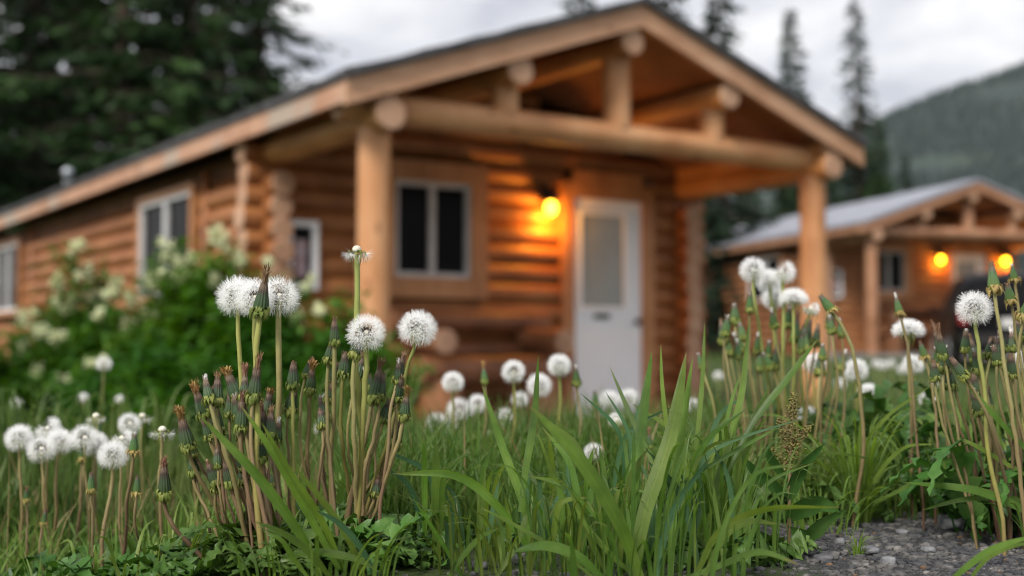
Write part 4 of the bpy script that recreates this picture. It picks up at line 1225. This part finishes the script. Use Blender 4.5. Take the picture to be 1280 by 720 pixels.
# --- group over the gravel at the right edge
Fg = 'in the right edge group above the gravel'
D(Fg, 'dome', 1135, 414, 1138, 1.72, 22, (.02, .1), 'mid', 'stem_red')
D(Fg, 'full', 1218, 386, 1250, 1.50, 25, (-.06, -.1), 'mid', 'stem_green')
for (x, y, b, Z, s) in ((1141, 456, 1145, 2.2, 15), (1278, 452, 1280, 1.75, 16), (1160, 500, 1162, 2.3, 13), (1140, 520, 1142, 2.4, 12), (1035, 540, 1038, 2.4, 11)):
    D(Fg, 'full', x, y, b, Z, s, (0, 0), 'thin', 'stem_green')
for (k, x, y, b, Z, s, tl, st, dr) in (
        ('white', 1125, 393, 1150, 1.66, 30, (-.12, .1), 'mid', True), ('brown', 1243, 364, 1278, 1.48, 40, (.02, 0), 'thick', True), ('dark', 1264, 378, 1285, 1.50, 34, (-.25, 0), 'mid', True), ('dark', 1280, 398, 1300, 1.47, 36, (.25, 0), 'mid', True),
        ('white', 1180, 464, 1215, 1.55, 30, (-.08, 0), 'thin', False), ('dark', 1206, 472, 1258, 1.47, 32, (-.62, 0), 'mid', False), ('white', 1222, 464, 1255, 1.55, 30, (-.12, 0), 'thin', False), ('dark', 1236, 446, 1275, 1.55, 30, (-.15, 0), 'mid', False),
        ('white', 1246, 448, 1285, 1.52, 30, (-.1, .1), 'mid', False), ('white', 1254, 438, 1290, 1.56, 28, (-.05, 0), 'mid', False), ('brown', 1276, 425, 1300, 1.55, 30, (-.1, 0), 'mid', False), ('dark', 1156, 447, 1166, 1.70, 26, (-.1, 0), 'thin', True),
        ('white', 1172, 455, 1190, 1.66, 26, (-.1, 0), 'thin', True), ('dark', 1265, 470, 1300, 1.5, 30, (-.3, 0), 'mid', False), ('dark', 1230, 500, 1270, 1.6, 26, (-.3, 0), 'thin', False), ('white', 1268, 350, 1290, 1.6, 26, (-.1, 0), 'thin', True)):
    D(Fg, k, x, y, b, Z, s, tl, {'thick': 'mid', 'mid': 'thin', 'thin': 'thin'}[st], 'stem_red' if k != 'brown' else 'stem_tan', dry=dr, fresh=dr)
Tg = 'far out on the lawn before the farther cabin'
for x, y, Z, s in ((1095, 455, 5.2, 6), (1103, 457, 5.0, 7), (1114, 455, 5.1, 6), (1128, 462, 4.4, 7), (1062, 470, 4.2, 7), (1050, 480, 3.9, 8), (1170, 478, 4.0, 7), (898, 470, 4.0, 7)):
    D(Tg, 'full', x, y, x, Z, s, (0, 0), 'thin', 'stem_green')
Lg = 'in the blurred grass below the shrubs'
for x, y, Z, s in ((104, 498, 3.0, 8), (20, 505, 3.0, 9), (150, 500, 3.2, 7), (395, 540, 2.6, 11), (410, 500, 3.0, 9), (372, 575, 2.5, 9)):
    D(Lg, 'gappy' if x < 100 else 'full', x, y, x + 4, Z, s, (0, 0), 'thin', 'stem_tan')

# more spent buds crowding the clumps
gx_ = np.random.default_rng(91)
for (pl_, x0, x1, y0, y1, lean_, Z0, Z1, cnt, kinds, fr_) in (
        (Bl, 240, 350, 500, 615, -.25, 1.36, 1.50, 15, ('dark', 'brown', 'white', 'rust', 'dark'), False), (Bs, 360, 505, 470, 580, .05, 1.38, 1.50, 11, ('dark', 'white', 'dark', 'brown'), False),
        (Eg, 900, 1060, 400, 480, .0, 1.85, 2.05, 12, ('white', 'dark'), True), (Fg, 1165, 1280, 430, 530, -.2, 1.48, 1.68, 14, ('dark', 'white', 'brown'), False)):
    for i in range(cnt):
        x, y = gx_.uniform(x0, x1), gx_.uniform(y0, y1)
        mid_ = (x0 + x1) / 2
        bx_ = mid_ + (x - mid_) * .6 + (22 if lean_ < -.1 else 0) + gx_.normal() * 6
        D(pl_, kinds[i % len(kinds)], x, y, bx_, gx_.uniform(Z0, Z1), gx_.uniform(26, 36), (lean_ + gx_.normal() * .15, gx_.normal() * .15), 'thin', ['stem_red', 'stem_tan'][i % 3 == 0], fresh=fr_ and i % 2 == 0)

ORD = ['first', 'second', 'third', 'fourth', 'fifth', 'sixth', 'seventh', 'eighth', 'ninth', 'tenth', 'eleventh', 'twelfth', 'thirteenth', 'fourteenth', 'fifteenth', 'sixteenth', 'seventeenth', 'eighteenth', 'nineteenth', 'twentieth'] + ['twenty ' + q for q in ('first', 'second', 'third', 'fourth', 'fifth', 'sixth', 'seventh', 'eighth', 'ninth')]
by = {}
for it in DAN: by.setdefault((it[1], it[2]), []).append(it)
for (place, look), its in by.items():
    its.sort(key=lambda q: q[3])
    for i, (o, _, _, _, _) in enumerate(its):
        if len(its) == 1:
            lb = f'{LOOK[look]} {place}'
        else:
            pos = 'leftmost' if i == 0 else 'rightmost' if i == len(its) - 1 else ORD[i] + ' from left'
            lb = f'{LOOK[look]}, {pos} {place}'
        ws = lb.split()
        if len(ws) > 16:
            lb = lb.replace(' that has lost its seeds', '').replace('closed dandelion bud with', 'dandelion bud with').replace(' with its pale centre laid open', ' with open centre').replace(' withered tuft', ' tuft').replace('dome shaped white dandelion clock', 'domed dandelion clock')
        tag(o, lb, 'dandelion', 'dandelions ' + ' '.join(place.split()))

# ------------------------------------------------------------------ foreground grasses
def blade_path(pts, Zs, n=7):
    P = [U(x, y, z) for (x, y), z in zip(pts, np.linspace(Zs[0], Zs[1], len(pts)))]
    return crom(P, n)


def across(o, rows=None):
    a = o.data.attributes.new('across', 'FLOAT', 'POINT')
    a.data.foreach_set('value', np.tile([-1.0, 0.0, 1.0], len(o.data.vertices) // 3).astype(np.float32))
    rows = rows or len(o.data.vertices) // 3
    b = o.data.attributes.new('along', 'FLOAT', 'POINT')
    b.data.foreach_set('value', np.tile(np.repeat(np.linspace(0, 1, rows), 3), len(o.data.vertices) // 3 // rows).astype(np.float32))


def clump(name, label, x, Z, keys=(), fill=0, hh=(.12, .22), spread=.03, bend=.5, wd=(.003, .006), mat='blade', fmat='fine', group='grass tufts in front of the cabin', seed=0, cat='grass tuft', finename='fine_grass'):
    X = (x - 640) / FPX * Z
    b0 = np.array([X, Z, float(G(X, Z))])
    o = empty(name, b0, label, cat, group)
    g = np.random.default_rng(100 + seed)
    for kq in keys:
        pts, Zs, wpx = kq[0], kq[1], kq[2]
        m_ = kq[3] if len(kq) > 3 else mat
        P = blade_path(pts, Zs) - b0
        u = np.linspace(0, 1, len(P))
        wm = wpx * .74 / FPX * np.mean(Zs)
        prof = np.minimum(1, np.interp(u, [0, .25, .55, .8, .93, 1], [.55, .85, 1, .72, .36, .02]))
        view = P + b0; view = view / np.linalg.norm(view, axis=1)[:, None]
        T = np.gradient(P, axis=0)
        tw = g.uniform(-.5, .5)
        S = np.cross(T, view); S /= np.linalg.norm(S, axis=1)[:, None] + 1e-9
        ang = np.linspace(tw, tw + g.uniform(-.7, .7), len(P))[:, None]
        S = S * np.cos(ang) + view * np.sin(ang)
        mb = MB(); mb.ribbon(P, wm * prof, S, fold=g.uniform(.06, .2)); across(mb.build('blade', M[m_], o))
    if fill:
        mb = MB()
        for _ in range(fill):
            a = g.uniform(0, 6.28); rr = spread * math.sqrt(g.random())
            p0 = np.array([rr * math.cos(a), rr * math.sin(a), 0])
            p0[2] = float(G(b0[0] + p0[0], b0[1] + p0[1])) - b0[2] - .005
            if spread < .04: p0[:2] *= .35
            h = g.uniform(*hh); az = a + g.normal() * .6; bd = bend * h * g.uniform(.15, 1.2)
            d = np.array([math.cos(az), math.sin(az), 0])
            pts = [p0, p0 + d * bd * .15 + [0, 0, h * .45], p0 + d * bd * .5 + [0, 0, h * .82], p0 + d * bd + [0, 0, h * g.uniform(.75, 1.0)]]
            P = crom(pts, 4); u = np.linspace(0, 1, len(P))
            s_ = np.cross(d, [0, 0, 1]) + g.normal(size=3) * .4
            mb.ribbon(P, g.uniform(*wd) * np.interp(u, [0, .3, .7, 1], [.7, 1, .7, .03]), s_, fold=.12)
        across(mb.build(finename, M[fmat], o), 13)
    return o


clump('grass_tuft', 'long arching grass blades slanting across the crowded dandelion clump', 405, 1.30, [
    ([(402, 716), (372, 662), (318, 590), (247, 517)], (1.30, 1.24), 19), ([(424, 712), (384, 640), (350, 580), (300, 505)], (1.31, 1.25), 15), ([(432, 718), (402, 650), (366, 596), (327, 528)], (1.32, 1.25), 14),
    ([(455, 722), (432, 668), (400, 622), (366, 582)], (1.31, 1.27), 12), ([(412, 722), (390, 694), (355, 668), (318, 652)], (1.28, 1.22), 13), ([(352, 697), (392, 690), (440, 697), (470, 712)], (1.27, 1.29), 13),
    ([(470, 722), (452, 686), (425, 655), (395, 638)], (1.30, 1.26), 11, 'blade_blue'), ([(385, 722), (368, 700), (352, 676), (330, 664)], (1.27, 1.24), 10)],
    fill=50, hh=(.03, .09), spread=.08, bend=.8, wd=(.0025, .0055), fmat='blade', seed=1)
clump('grass_tuft', 'young grass blades in front of the porch bench, one arching far left', 655, 1.36, [
    ([(662, 722), (656, 640), (628, 560), (602, 480)], (1.38, 1.42), 15), ([(650, 640), (658, 580), (668, 520), (673, 444)], (1.38, 1.42), 13), ([(665, 690), (622, 632), (570, 594), (490, 592)], (1.37, 1.33), 17),
    ([(595, 716), (598, 670), (603, 625), (606, 585)], (1.36, 1.38), 12), ([(604, 700), (612, 665), (618, 630), (624, 600)], (1.40, 1.41), 10, 'blade_blue'), ([(578, 722), (560, 690), (538, 655), (516, 622)], (1.33, 1.31), 10),
    ([(590, 722), (585, 690), (586, 660), (588, 640)], (1.38, 1.38), 6), ([(620, 722), (640, 690), (655, 655), (658, 640)], (1.33, 1.34), 12), ([(560, 722), (575, 700), (600, 672), (624, 660)], (1.31, 1.33), 10),
    ([(672, 720), (664, 660), (655, 610)], (1.37, 1.38), 6, 'fine')], fill=55, hh=(.03, .12), spread=.10, bend=.65, wd=(.002, .0048), fmat='blade', seed=2)
clump('grass_tuft', 'broad coarse grass with the widest blades, before the white door', 790, 1.32, [
    ([(800, 722), (772, 650), (722, 572), (662, 507)], (1.27, 1.20), 27), ([(706, 720), (712, 650), (692, 595), (672, 540)], (1.36, 1.38), 13), ([(786, 716), (790, 620), (802, 530), (815, 438)], (1.34, 1.40), 20),
    ([(792, 722), (806, 640), (838, 545), (858, 440)], (1.30, 1.36), 27), ([(838, 722), (842, 630), (853, 540), (866, 446)], (1.33, 1.38), 17), ([(836, 612), (812, 570), (786, 515), (762, 458)], (1.42, 1.48), 11),
    ([(868, 716), (895, 610), (926, 500), (937, 398)], (1.38, 1.46), 15), ([(905, 600), (940, 530), (985, 472), (1022, 424)], (1.40, 1.44), 12), ([(862, 620), (872, 540), (878, 470), (881, 402)], (1.40, 1.44), 9),
    ([(872, 714), (900, 664), (958, 636), (1052, 634)], (1.28, 1.24), 17), ([(880, 722), (905, 672), (935, 652), (972, 655)], (1.30, 1.30), 12), ([(752, 722), (720, 694), (680, 682), (640, 690)], (1.25, 1.22), 18),
    ([(742, 722), (700, 690), (650, 660), (600, 634)], (1.28, 1.26), 8), ([(778, 722), (770, 690), (750, 650), (700, 600)], (1.33, 1.33), 9), ([(820, 722), (832, 664), (852, 620), (890, 570)], (1.28, 1.30), 15, 'blade_blue'),
    ([(815, 700), (816, 640), (822, 590), (826, 590)], (1.40, 1.41), 18, 'blade_blue'), ([(762, 722), (745, 690), (725, 640), (708, 605)], (1.32, 1.33), 11), ([(730, 640), (735, 590), (742, 560)], (1.4, 1.4), 9),
    ([(800, 722), (770, 700), (735, 660), (716, 628)], (1.31, 1.32), 10), ([(726, 700), (728, 664), (738, 620), (762, 585)], (1.38, 1.4), 16), ([(860, 722), (902, 706), (950, 690), (1000, 706)], (1.25, 1.23), 12),
    ([(900, 620), (902, 560), (915, 500), (925, 470)], (1.42, 1.44), 8), ([(850, 660), (862, 600), (885, 560), (930, 545)], (1.34, 1.36), 7), ([(846, 600), (835, 540), (828, 480), (826, 430)], (1.42, 1.46), 8)],
    fill=85, hh=(.04, .19), spread=.12, bend=.6, wd=(.002, .0058), fmat='blade', seed=3)
gb = np.random.default_rng(64)
def spray(x0, x1, n, ytop, Z0, Z1, mats=('blade', 'blade', 'blade_blue')):
    out_ = []
    for i in range(n):
        x = gb.uniform(x0, x1); Zq = gb.uniform(Z0, Z1); yb = 430 + .255 * 1540 / Zq; yt = gb.uniform(*ytop); dx_ = gb.normal() * .32 * (yb - yt)
        bow = gb.uniform(.15, .5)
        pts = [(x, yb), (x + dx_ * .15, yb + (yt - yb) * .4), (x + dx_ * bow, yb + (yt - yb) * .75), (x + dx_, yt + gb.uniform(0, 25) * (abs(dx_) > 40))]
        out_.append((pts, (Zq, Zq + gb.uniform(-.05, .06)), gb.uniform(7, 15), mats[i % len(mats)]))
    return out_


clump('grass_tuft', 'slender grass blades crowding round the broad coarse grass', 800, 1.40, spray(700, 930, 46, (470, 620), 1.34, 1.52), fill=40, hh=(.05, .15), spread=.1, bend=.7, wd=(.0018, .004), fmat='blade', seed=21)
clump('grass_tuft', 'slender grass blades filling the gap before the porch bench', 600, 1.44, spray(520, 700, 30, (540, 660), 1.36, 1.55), fill=40, hh=(.03, .11), spread=.1, bend=.8, wd=(.0016, .0036), fmat='blade', seed=22)
clump('grass_stalks', 'thin upright grass stalks with jointed stems right of the broad grass', 905, 1.42, [
    ([(897, 700), (905, 630), (914, 560), (926, 505)], (1.42, 1.42), 7, 'fine'), ([(918, 640), (930, 580), (945, 540), (960, 520)], (1.42, 1.42), 7, 'fine'), ([(850, 604), (900, 575), (940, 552), (972, 535)], (1.36, 1.38), 7, 'fine'),
    ([(932, 715), (930, 650), (945, 590), (960, 560)], (1.38, 1.4), 8)], fill=40, hh=(.08, .19), spread=.07, bend=.45, wd=(.002, .0055), fmat='blade', seed=4)
clump('grass_tuft', 'fountain shaped tuft of fine grass at the edge of the gravel', 1072, 1.70, [
    ([(1068, 642), (1100, 590), (1130, 560), (1168, 555)], (1.69, 1.64), 8), ([(1070, 642), (1120, 615), (1150, 600), (1172, 595)], (1.69, 1.65), 7), ([(1068, 642), (1082, 560), (1110, 520), (1170, 478)], (1.70, 1.70), 7),
    ([(1062, 642), (1045, 580), (1020, 570), (1042, 566), (1100, 575)], (1.69, 1.65), 6), ([(1062, 642), (1052, 560), (1036, 500)], (1.70, 1.70), 6), ([(1070, 642), (1074, 560), (1080, 490)], (1.70, 1.70), 7)],
    fill=120, hh=(.03, .185), spread=.038, bend=1.05, wd=(.0022, .0045), fmat='blade', seed=5)
clump('grass_tuft', 'low sweeping grass blades reaching over the gravel from the right edge', 1300, 1.50, [
    ([(1310, 655), (1270, 632), (1215, 612), (1130, 603)], (1.5, 1.5), 15), ([(1310, 640), (1260, 622), (1200, 625), (1152, 638)], (1.52, 1.5), 10), ([(1310, 610), (1250, 575), (1215, 555), (1195, 548)], (1.52, 1.5), 8),
    ([(1310, 590), (1262, 540), (1230, 505), (1208, 480)], (1.5, 1.48), 10)], fill=12, hh=(.05, .12), spread=.05, bend=.8, seed=6)
clump('grass_tuft', 'single grass blades curving up from the bottom right corner', 1230, 1.235, [
    ([(1186, 728), (1212, 706), (1246, 684), (1300, 668)], (1.24, 1.24), 12), ([(1210, 728), (1232, 700), (1262, 684), (1300, 676)], (1.26, 1.26), 8)], fill=0, seed=7)
clump('grass_tuft', 'short grass sprigs at the lower left beneath the leaning bud', 165, 1.45, [], fill=60, hh=(.04, .12), spread=.12, bend=.6, seed=8)
clump('grass_tuft', 'soft fine grass tuft right behind the crowded dandelion clump', 560, 1.9, [], fill=330, hh=(.05, .13), spread=.14, bend=.8, wd=(.0025, .0045), seed=9)
clump('grass_tuft', 'pale fine grass tuft below the soft dandelion clocks', 670, 2.0, [], fill=330, hh=(.05, .14), spread=.14, bend=.7, wd=(.0025, .0045), seed=10)
clump('grass_tuft', 'fine grass tuft behind the broad coarse grass', 800, 1.95, [], fill=330, hh=(.05, .14), spread=.15, bend=.65, wd=(.0025, .0045), seed=11)
clump('grass_tuft', 'thin grass among the stems before the right porch post', 950, 1.8, [], fill=200, hh=(.05, .14), spread=.12, bend=.6, wd=(.0025, .0045), seed=12)
clump('grass_tuft', 'tall blurred grass between the low left group and the shrubs', 150, 2.6, [], fill=420, hh=(.14, .32), spread=.30, bend=.4, wd=(.005, .009), fmat='meadow', seed=13)
clump('grass_tuft', 'tall blurred grass below the broad green shrub', 380, 2.5, [], fill=300, hh=(.14, .28), spread=.22, bend=.45, wd=(.005, .009), fmat='meadow', seed=14)
clump('grass_tuft', 'tall blurred grass at the far left edge of the photo', -10, 2.5, [], fill=240, hh=(.14, .30), spread=.2, bend=.4, wd=(.005, .009), fmat='meadow', seed=15)
clump('grass_tuft', 'small sprigs of grass on the gravel near the bottom edge', 1066, 1.44, [], fill=34, hh=(.012, .04), spread=.02, bend=.8, wd=(.001, .002), fmat='blade', seed=17)
clump('grass_tuft', 'ragged weeds along the upper gravel edge', 1130, 1.84, [], fill=120, hh=(.02, .08), spread=.12, bend=.8, wd=(.0015, .004), seed=18)
clump('grass_tuft', 'thin grass spilling over the gravel left of the largest stone', 1010, 1.62, [], fill=80, hh=(.02, .09), spread=.06, bend=.9, wd=(.0015, .0035), fmat='blade', seed=19)
clump('grass_tuft', 'grass under the right edge dandelions', 1240, 1.75, [], fill=160, hh=(.06, .16), spread=.13, bend=.6, wd=(.003, .005), seed=16)

# ------------------------------------------------------------------ leaf rosettes
def lobed_leaf(mb, p0, az, L, w, g, up=.5, lobes=True):
    d = np.array([math.cos(az), math.sin(az), 0]); s_ = np.array([-d[1], d[0], 0])
    n = 33; u = np.linspace(0, 1, n)
    arch = up * L
    P = p0 + d[None] * (L * u * (1 - .12 * u))[:, None] + np.stack([0 * u, 0 * u, arch * np.sin(u * 2.4) * (1 - .35 * u)], 1) + s_[None] * (g.normal() * .12 * L * u ** 2)[:, None]
    W = w * (.18 + .95 * np.sin(np.pi * np.minimum(u ** .75, 1)) ** .9)
    tooth = 1.0
    if lobes:
        tooth = np.array([.38, .62, .95, 1.35])[(np.arange(n) + int(g.integers(4))) % 4] * g.uniform(.75, 1.2, n)
    W = W * tooth; W[-1] = .0005
    mb.ribbon(P + g.normal(size=(n, 3)) * .0016, W, s_ + np.array([0, 0, g.normal() * .45]), fold=g.uniform(.05, .28))


def rosette(x, Z, n, L, w, label, seed, up=(.2, .9), lobes=True, mat='rosette', zoff=0, spread=.02):
    X = (x - 640) / FPX * Z
    o = empty('dandelion_leaves', (X, Z, float(G(X, Z)) + zoff), label, 'leaf rosette', 'leaf rosettes under the dandelions')
    g = np.random.default_rng(300 + seed); mb = MB()
    for i in range(n):
        lobed_leaf(mb, np.array([*(np.clip(g.normal(size=2), -1.4, 1.4) * spread), 0]), g.uniform(0, 6.28), L * g.uniform(.6, 1.2), w * g.uniform(.7, 1.2), g, g.uniform(*up), lobes)
    mb.build('leaves', M[mat], o)
    return o


rosette(345, 1.38, 34, .10, .026, 'crinkled dark dandelion leaves at the foot of the crowded buds', 1, (.1, .6), spread=.03)
rosette(430, 1.40, 36, .11, .026, 'crinkled dark dandelion leaves at the foot of the tall clocks', 2, (.1, .6), spread=.035)
rosette(490, 1.42, 22, .09, .024, 'smaller toothed leaves right of the tall clock stems', 3, (.1, .45), spread=.03)
rosette(275, 1.40, 24, .10, .025, 'toothed leaves low between the leaning bud and crowded clump', 4, (.1, .5), spread=.03)
rosette(60, 1.62, 26, .12, .032, 'leaves at the foot of the low far left dandelions', 5, (.2, .7), spread=.05)
rosette(180, 1.70, 24, .10, .028, 'leaves behind the leaning brown bud on the left', 6, (.2, .6), spread=.05)
rosette(30, 1.46, 16, .10, .03, 'leaves at the bottom left behind the broad dark leaf', 16, (.2, .6), spread=.04)
rosette(110, 1.44, 26, .10, .028, 'crinkled leaves along the bottom edge below the low left dandelions', 17, (.15, .55), spread=.05)
rosette(195, 1.46, 26, .10, .026, 'crinkled leaves along the bottom edge beneath the leaning bud', 18, (.15, .5), spread=.05)
rosette(0, 1.36, 5, .13, .05, 'broad dark leaf in the bottom left corner', 7, (.3, .6), lobes=False, spread=.02)
rosette(1130, 2.02, 40, .15, .036, 'upright bright dandelion leaves behind the fountain shaped grass', 8, (.7, 1.25), spread=.06)
rosette(1060, 2.05, 34, .14, .036, 'upright dandelion leaves left of the bright ones', 9, (.6, 1.2), spread=.06)
rosette(1265, 1.66, 56, .13, .032, 'dense dark dandelion leaves at the right edge above the gravel', 10, (.4, 1.1), spread=.06)
rosette(1205, 1.80, 34, .12, .03, 'toothed leaves between the gravel and the right edge buds', 11, (.3, .9), spread=.05)
rosette(1048, 1.76, 14, .05, .02, 'small weedy leaves left of the fountain grass foot', 19, (.2, .7), spread=.04)
rosette(1105, 1.86, 20, .08, .022, 'small weedy leaves right of the fountain grass foot', 20, (.2, .7), spread=.05)
rosette(980, 1.75, 30, .10, .028, 'leaves behind the reddish seed spike', 12, (.4, .9), spread=.06)
rosette(900, 1.42, 20, .07, .022, 'small leaves among the thin stalks near the seed spike', 13, (.2, .7), spread=.05)
rosette(720, 1.62, 26, .08, .024, 'small leaves low behind the broad coarse grass', 14, (.2, .6), spread=.08)
rosette(600, 1.60, 22, .08, .024, 'small grey green leaves behind the young grass blades', 15, (.2, .6), spread=.08)

# ------------------------------------------------------------------ dock plant with seed spike
def dock():
    Z = 1.46; x = 983
    X = (x - 640) / FPX * Z
    b0 = np.array([X, Z, float(G(X, Z))])
    o = empty('dock_plant', b0, 'dock plant with knobbly reddish green seed spike beside the gravel', 'plant')
    top = U(992, 493, Z) - b0
    P = bez(np.zeros(3), np.array([.002, 0, .05]), U(985, 590, Z) - b0, top, 14)
    s = MB(); s.tube(P, np.linspace(.0028, .0012, 14), 8); s.build('stem', M['stem_red'], o)
    g = np.random.default_rng(5); sd_ = MB()
    def cl_(a, b, r0, n):
        for _ in range(n):
            t = g.random(); c = a + (b - a) * t + g.normal(size=3) * r0 * (1 - .65 * t); r = g.uniform(.0011, .0022)
            q = 7; v_ = np.array([[0, 0, 1], [1, 0, 0], [0, 1, 0], [-1, 0, 0], [0, -1, 0], [0, 0, -1]], float) * r * g.uniform(.7, 1.3, (1, 3))
            ang = g.uniform(0, 6.28); ca, sa = math.cos(ang), math.sin(ang)
            v_ = v_ @ np.array([[ca, -sa, 0], [sa, ca * .8, .6], [0, -.6, .8]])
            sd_.add(v_ + c, [[0, 1, 2, 2], [0, 2, 3, 3], [0, 3, 4, 4], [0, 4, 1, 1], [5, 2, 1, 1], [5, 3, 2, 2], [5, 4, 3, 3], [5, 1, 4, 4]])
    cl_(U(988, 565, Z) - b0, top, .0070, 230)
    cl_(U(992, 560, Z) - b0, U(1014, 532, Z) - b0, .0042, 80)
    cl_(U(985, 560, Z) - b0, U(973, 520, Z) - b0, .0045, 80)
    cl_(U(985, 588, Z) - b0, U(966, 560, Z) - b0, .0038, 60)
    cl_(U(985, 580, Z) - b0, U(1000, 560, Z) - b0, .0038, 50)
    sd_.build('seed_spike', M['dockseed'], o)
    for pts, wpx in (([(985, 610), (998, 590), (1015, 570), (1030, 555)], 14), ([(984, 620), (965, 605), (945, 590), (928, 570)], 16), ([(984, 650), (1000, 636), (1025, 628), (1050, 640)], 30), ([(984, 660), (1010, 668), (1030, 652), (1058, 636)], 22), ([(984, 600), (972, 585), (962, 570), (958, 555)], 12), ([(984, 690), (960, 676), (935, 668), (915, 676)], 20), ([(986, 630), (996, 600), (1003, 585), (1010, 580)], 16)):
        P = blade_path(pts, (Z, Z - .03)) - b0; u = np.linspace(0, 1, len(P)); mb = MB()
        T = np.gradient(P, axis=0); S = np.cross(T, [0, 1, .5]); mb.ribbon(P, wpx / FPX * Z * np.interp(u, [0, .2, .5, .85, 1], [.25, .8, 1, .5, .03]), S, fold=.14); across(mb.build('leaf', M['dock'], o))


dock()

# ------------------------------------------------------------------ gravel and stones
def rock(mb, c, r, g, sub=1):
    v_ = np.array([(x, y, z) for x in (-1, 1) for y in (-1, 1) for z in (-1, 1)] + [(1.5, 0, 0), (-1.5, 0, 0), (0, 1.5, 0), (0, -1.5, 0), (0, 0, 1.35), (0, 0, -1.35)], float)
    v_ = v_ * g.uniform(.62, 1.0, v_.shape) * r * .62
    v_ = v_ * [g.uniform(.8, 1.3), g.uniform(.8, 1.3), g.uniform(.45, .8)]
    a = g.uniform(0, 6.28); ca, sa = math.cos(a), math.sin(a)
    v_ = v_ @ np.array([[ca, -sa, 0], [sa, ca, 0], [0, 0, 1]]).T
    f = []
    for ctr, ring in ((8, (4, 6, 7, 5)), (9, (0, 1, 3, 2)), (10, (2, 3, 7, 6)), (11, (0, 4, 5, 1)), (12, (1, 5, 7, 3)), (13, (0, 2, 6, 4))):
        for i in range(4): f.append([ring[i], ring[(i + 1) % 4], ctr, ctr])
    mb.add(v_ + c, f)


g = np.random.default_rng(77)
for nm, cnt, mt, rr, lb in (('gravel', 15000, 'gravel', (.0015, .0080), 'loose grey gravel chips at the lower right'), ('rusty_gravel', 260, 'rust_stone', (.002, .006), 'scattered rust brown chips in the grey gravel')):
    mb = MB(); i = 0
    while i < cnt:
        x = g.uniform(-.55, .95); y = g.uniform(1.12, 2.2)
        if g.random() > gravel_mask(x, y) + .015: continue
        r = rr[0] + (rr[1] - rr[0]) * g.random() ** 4.0
        rock(mb, np.array([x, y, float(G(x, y)) + r * .15]), r, g); i += 1
    tag(mb.build(nm, M[mt], smooth=False), lb, kind='stuff')
STONES = [(1190, 662, 34, 'largest angular grey stone on the gravel under the right edge leaves'), (1012, 668, 14, 'small pale stone on the gravel right of the seed spike foot'), (1000, 684, 22, 'flat grey stone at the left edge of the gravel'),
          (1085, 692, 20, 'flat white grey stone in the middle of the gravel'), (1050, 680, 12, 'small dark stone left of the flat white grey one'), (1128, 668, 13, 'small rounded stone below the fountain grass tips'), (1160, 690, 14, 'small grey stone below the largest stone'),
          (1245, 692, 12, 'small stone beside the curving corner blades'), (1110, 705, 16, 'dark flat stone near the bottom edge of the gravel'), (1030, 702, 18, 'wide flat stone at the bottom edge left of the gravel'), (640, 705, 26, 'pale flat stone between the young grass and broad grass'), (600, 712, 18, 'smaller pale stone left of the flat one at the bottom')]
for x, y, wpx, lb in STONES:
    z = 1.2
    while z < 3 and U(x, y, z)[2] > float(G(U(x, y, z)[0], z)): z += .005
    p = U(x, y, z); r = wpx / FPX * z * .8
    mb = MB(); rock(mb, np.zeros(3), r, g)
    o = tag(mb.build('stone', M['stone'], smooth=False), lb, 'stone', 'larger stones on the gravel')
    o.location = [float(p[0]), float(p[1]), float(G(p[0], p[1])) + r * .26]
    md = o.modifiers.new('bevel', 'BEVEL'); md.width = r * .12; md.segments = 2

# ------------------------------------------------------------------ render settings
scene.render.engine = 'CYCLES'
vs = scene.view_settings
scene.display_settings.display_device = 'sRGB'
vs.view_transform = 'Standard'; vs.look = 'None'; vs.exposure = 0.74; vs.gamma = 1.0; vs.use_curve_mapping = False
cy = scene.cycles
cy.use_denoising = True
cy.max_bounces = 6; cy.diffuse_bounces = 3; cy.glossy_bounces = 2; cy.transmission_bounces = 3; cy.transparent_max_bounces = 4; cy.volume_bounces = 0
cy.sample_clamp_indirect = 6
cy.use_adaptive_sampling = False
cy.filter_width = 1.15
scene.render.use_persistent_data = False
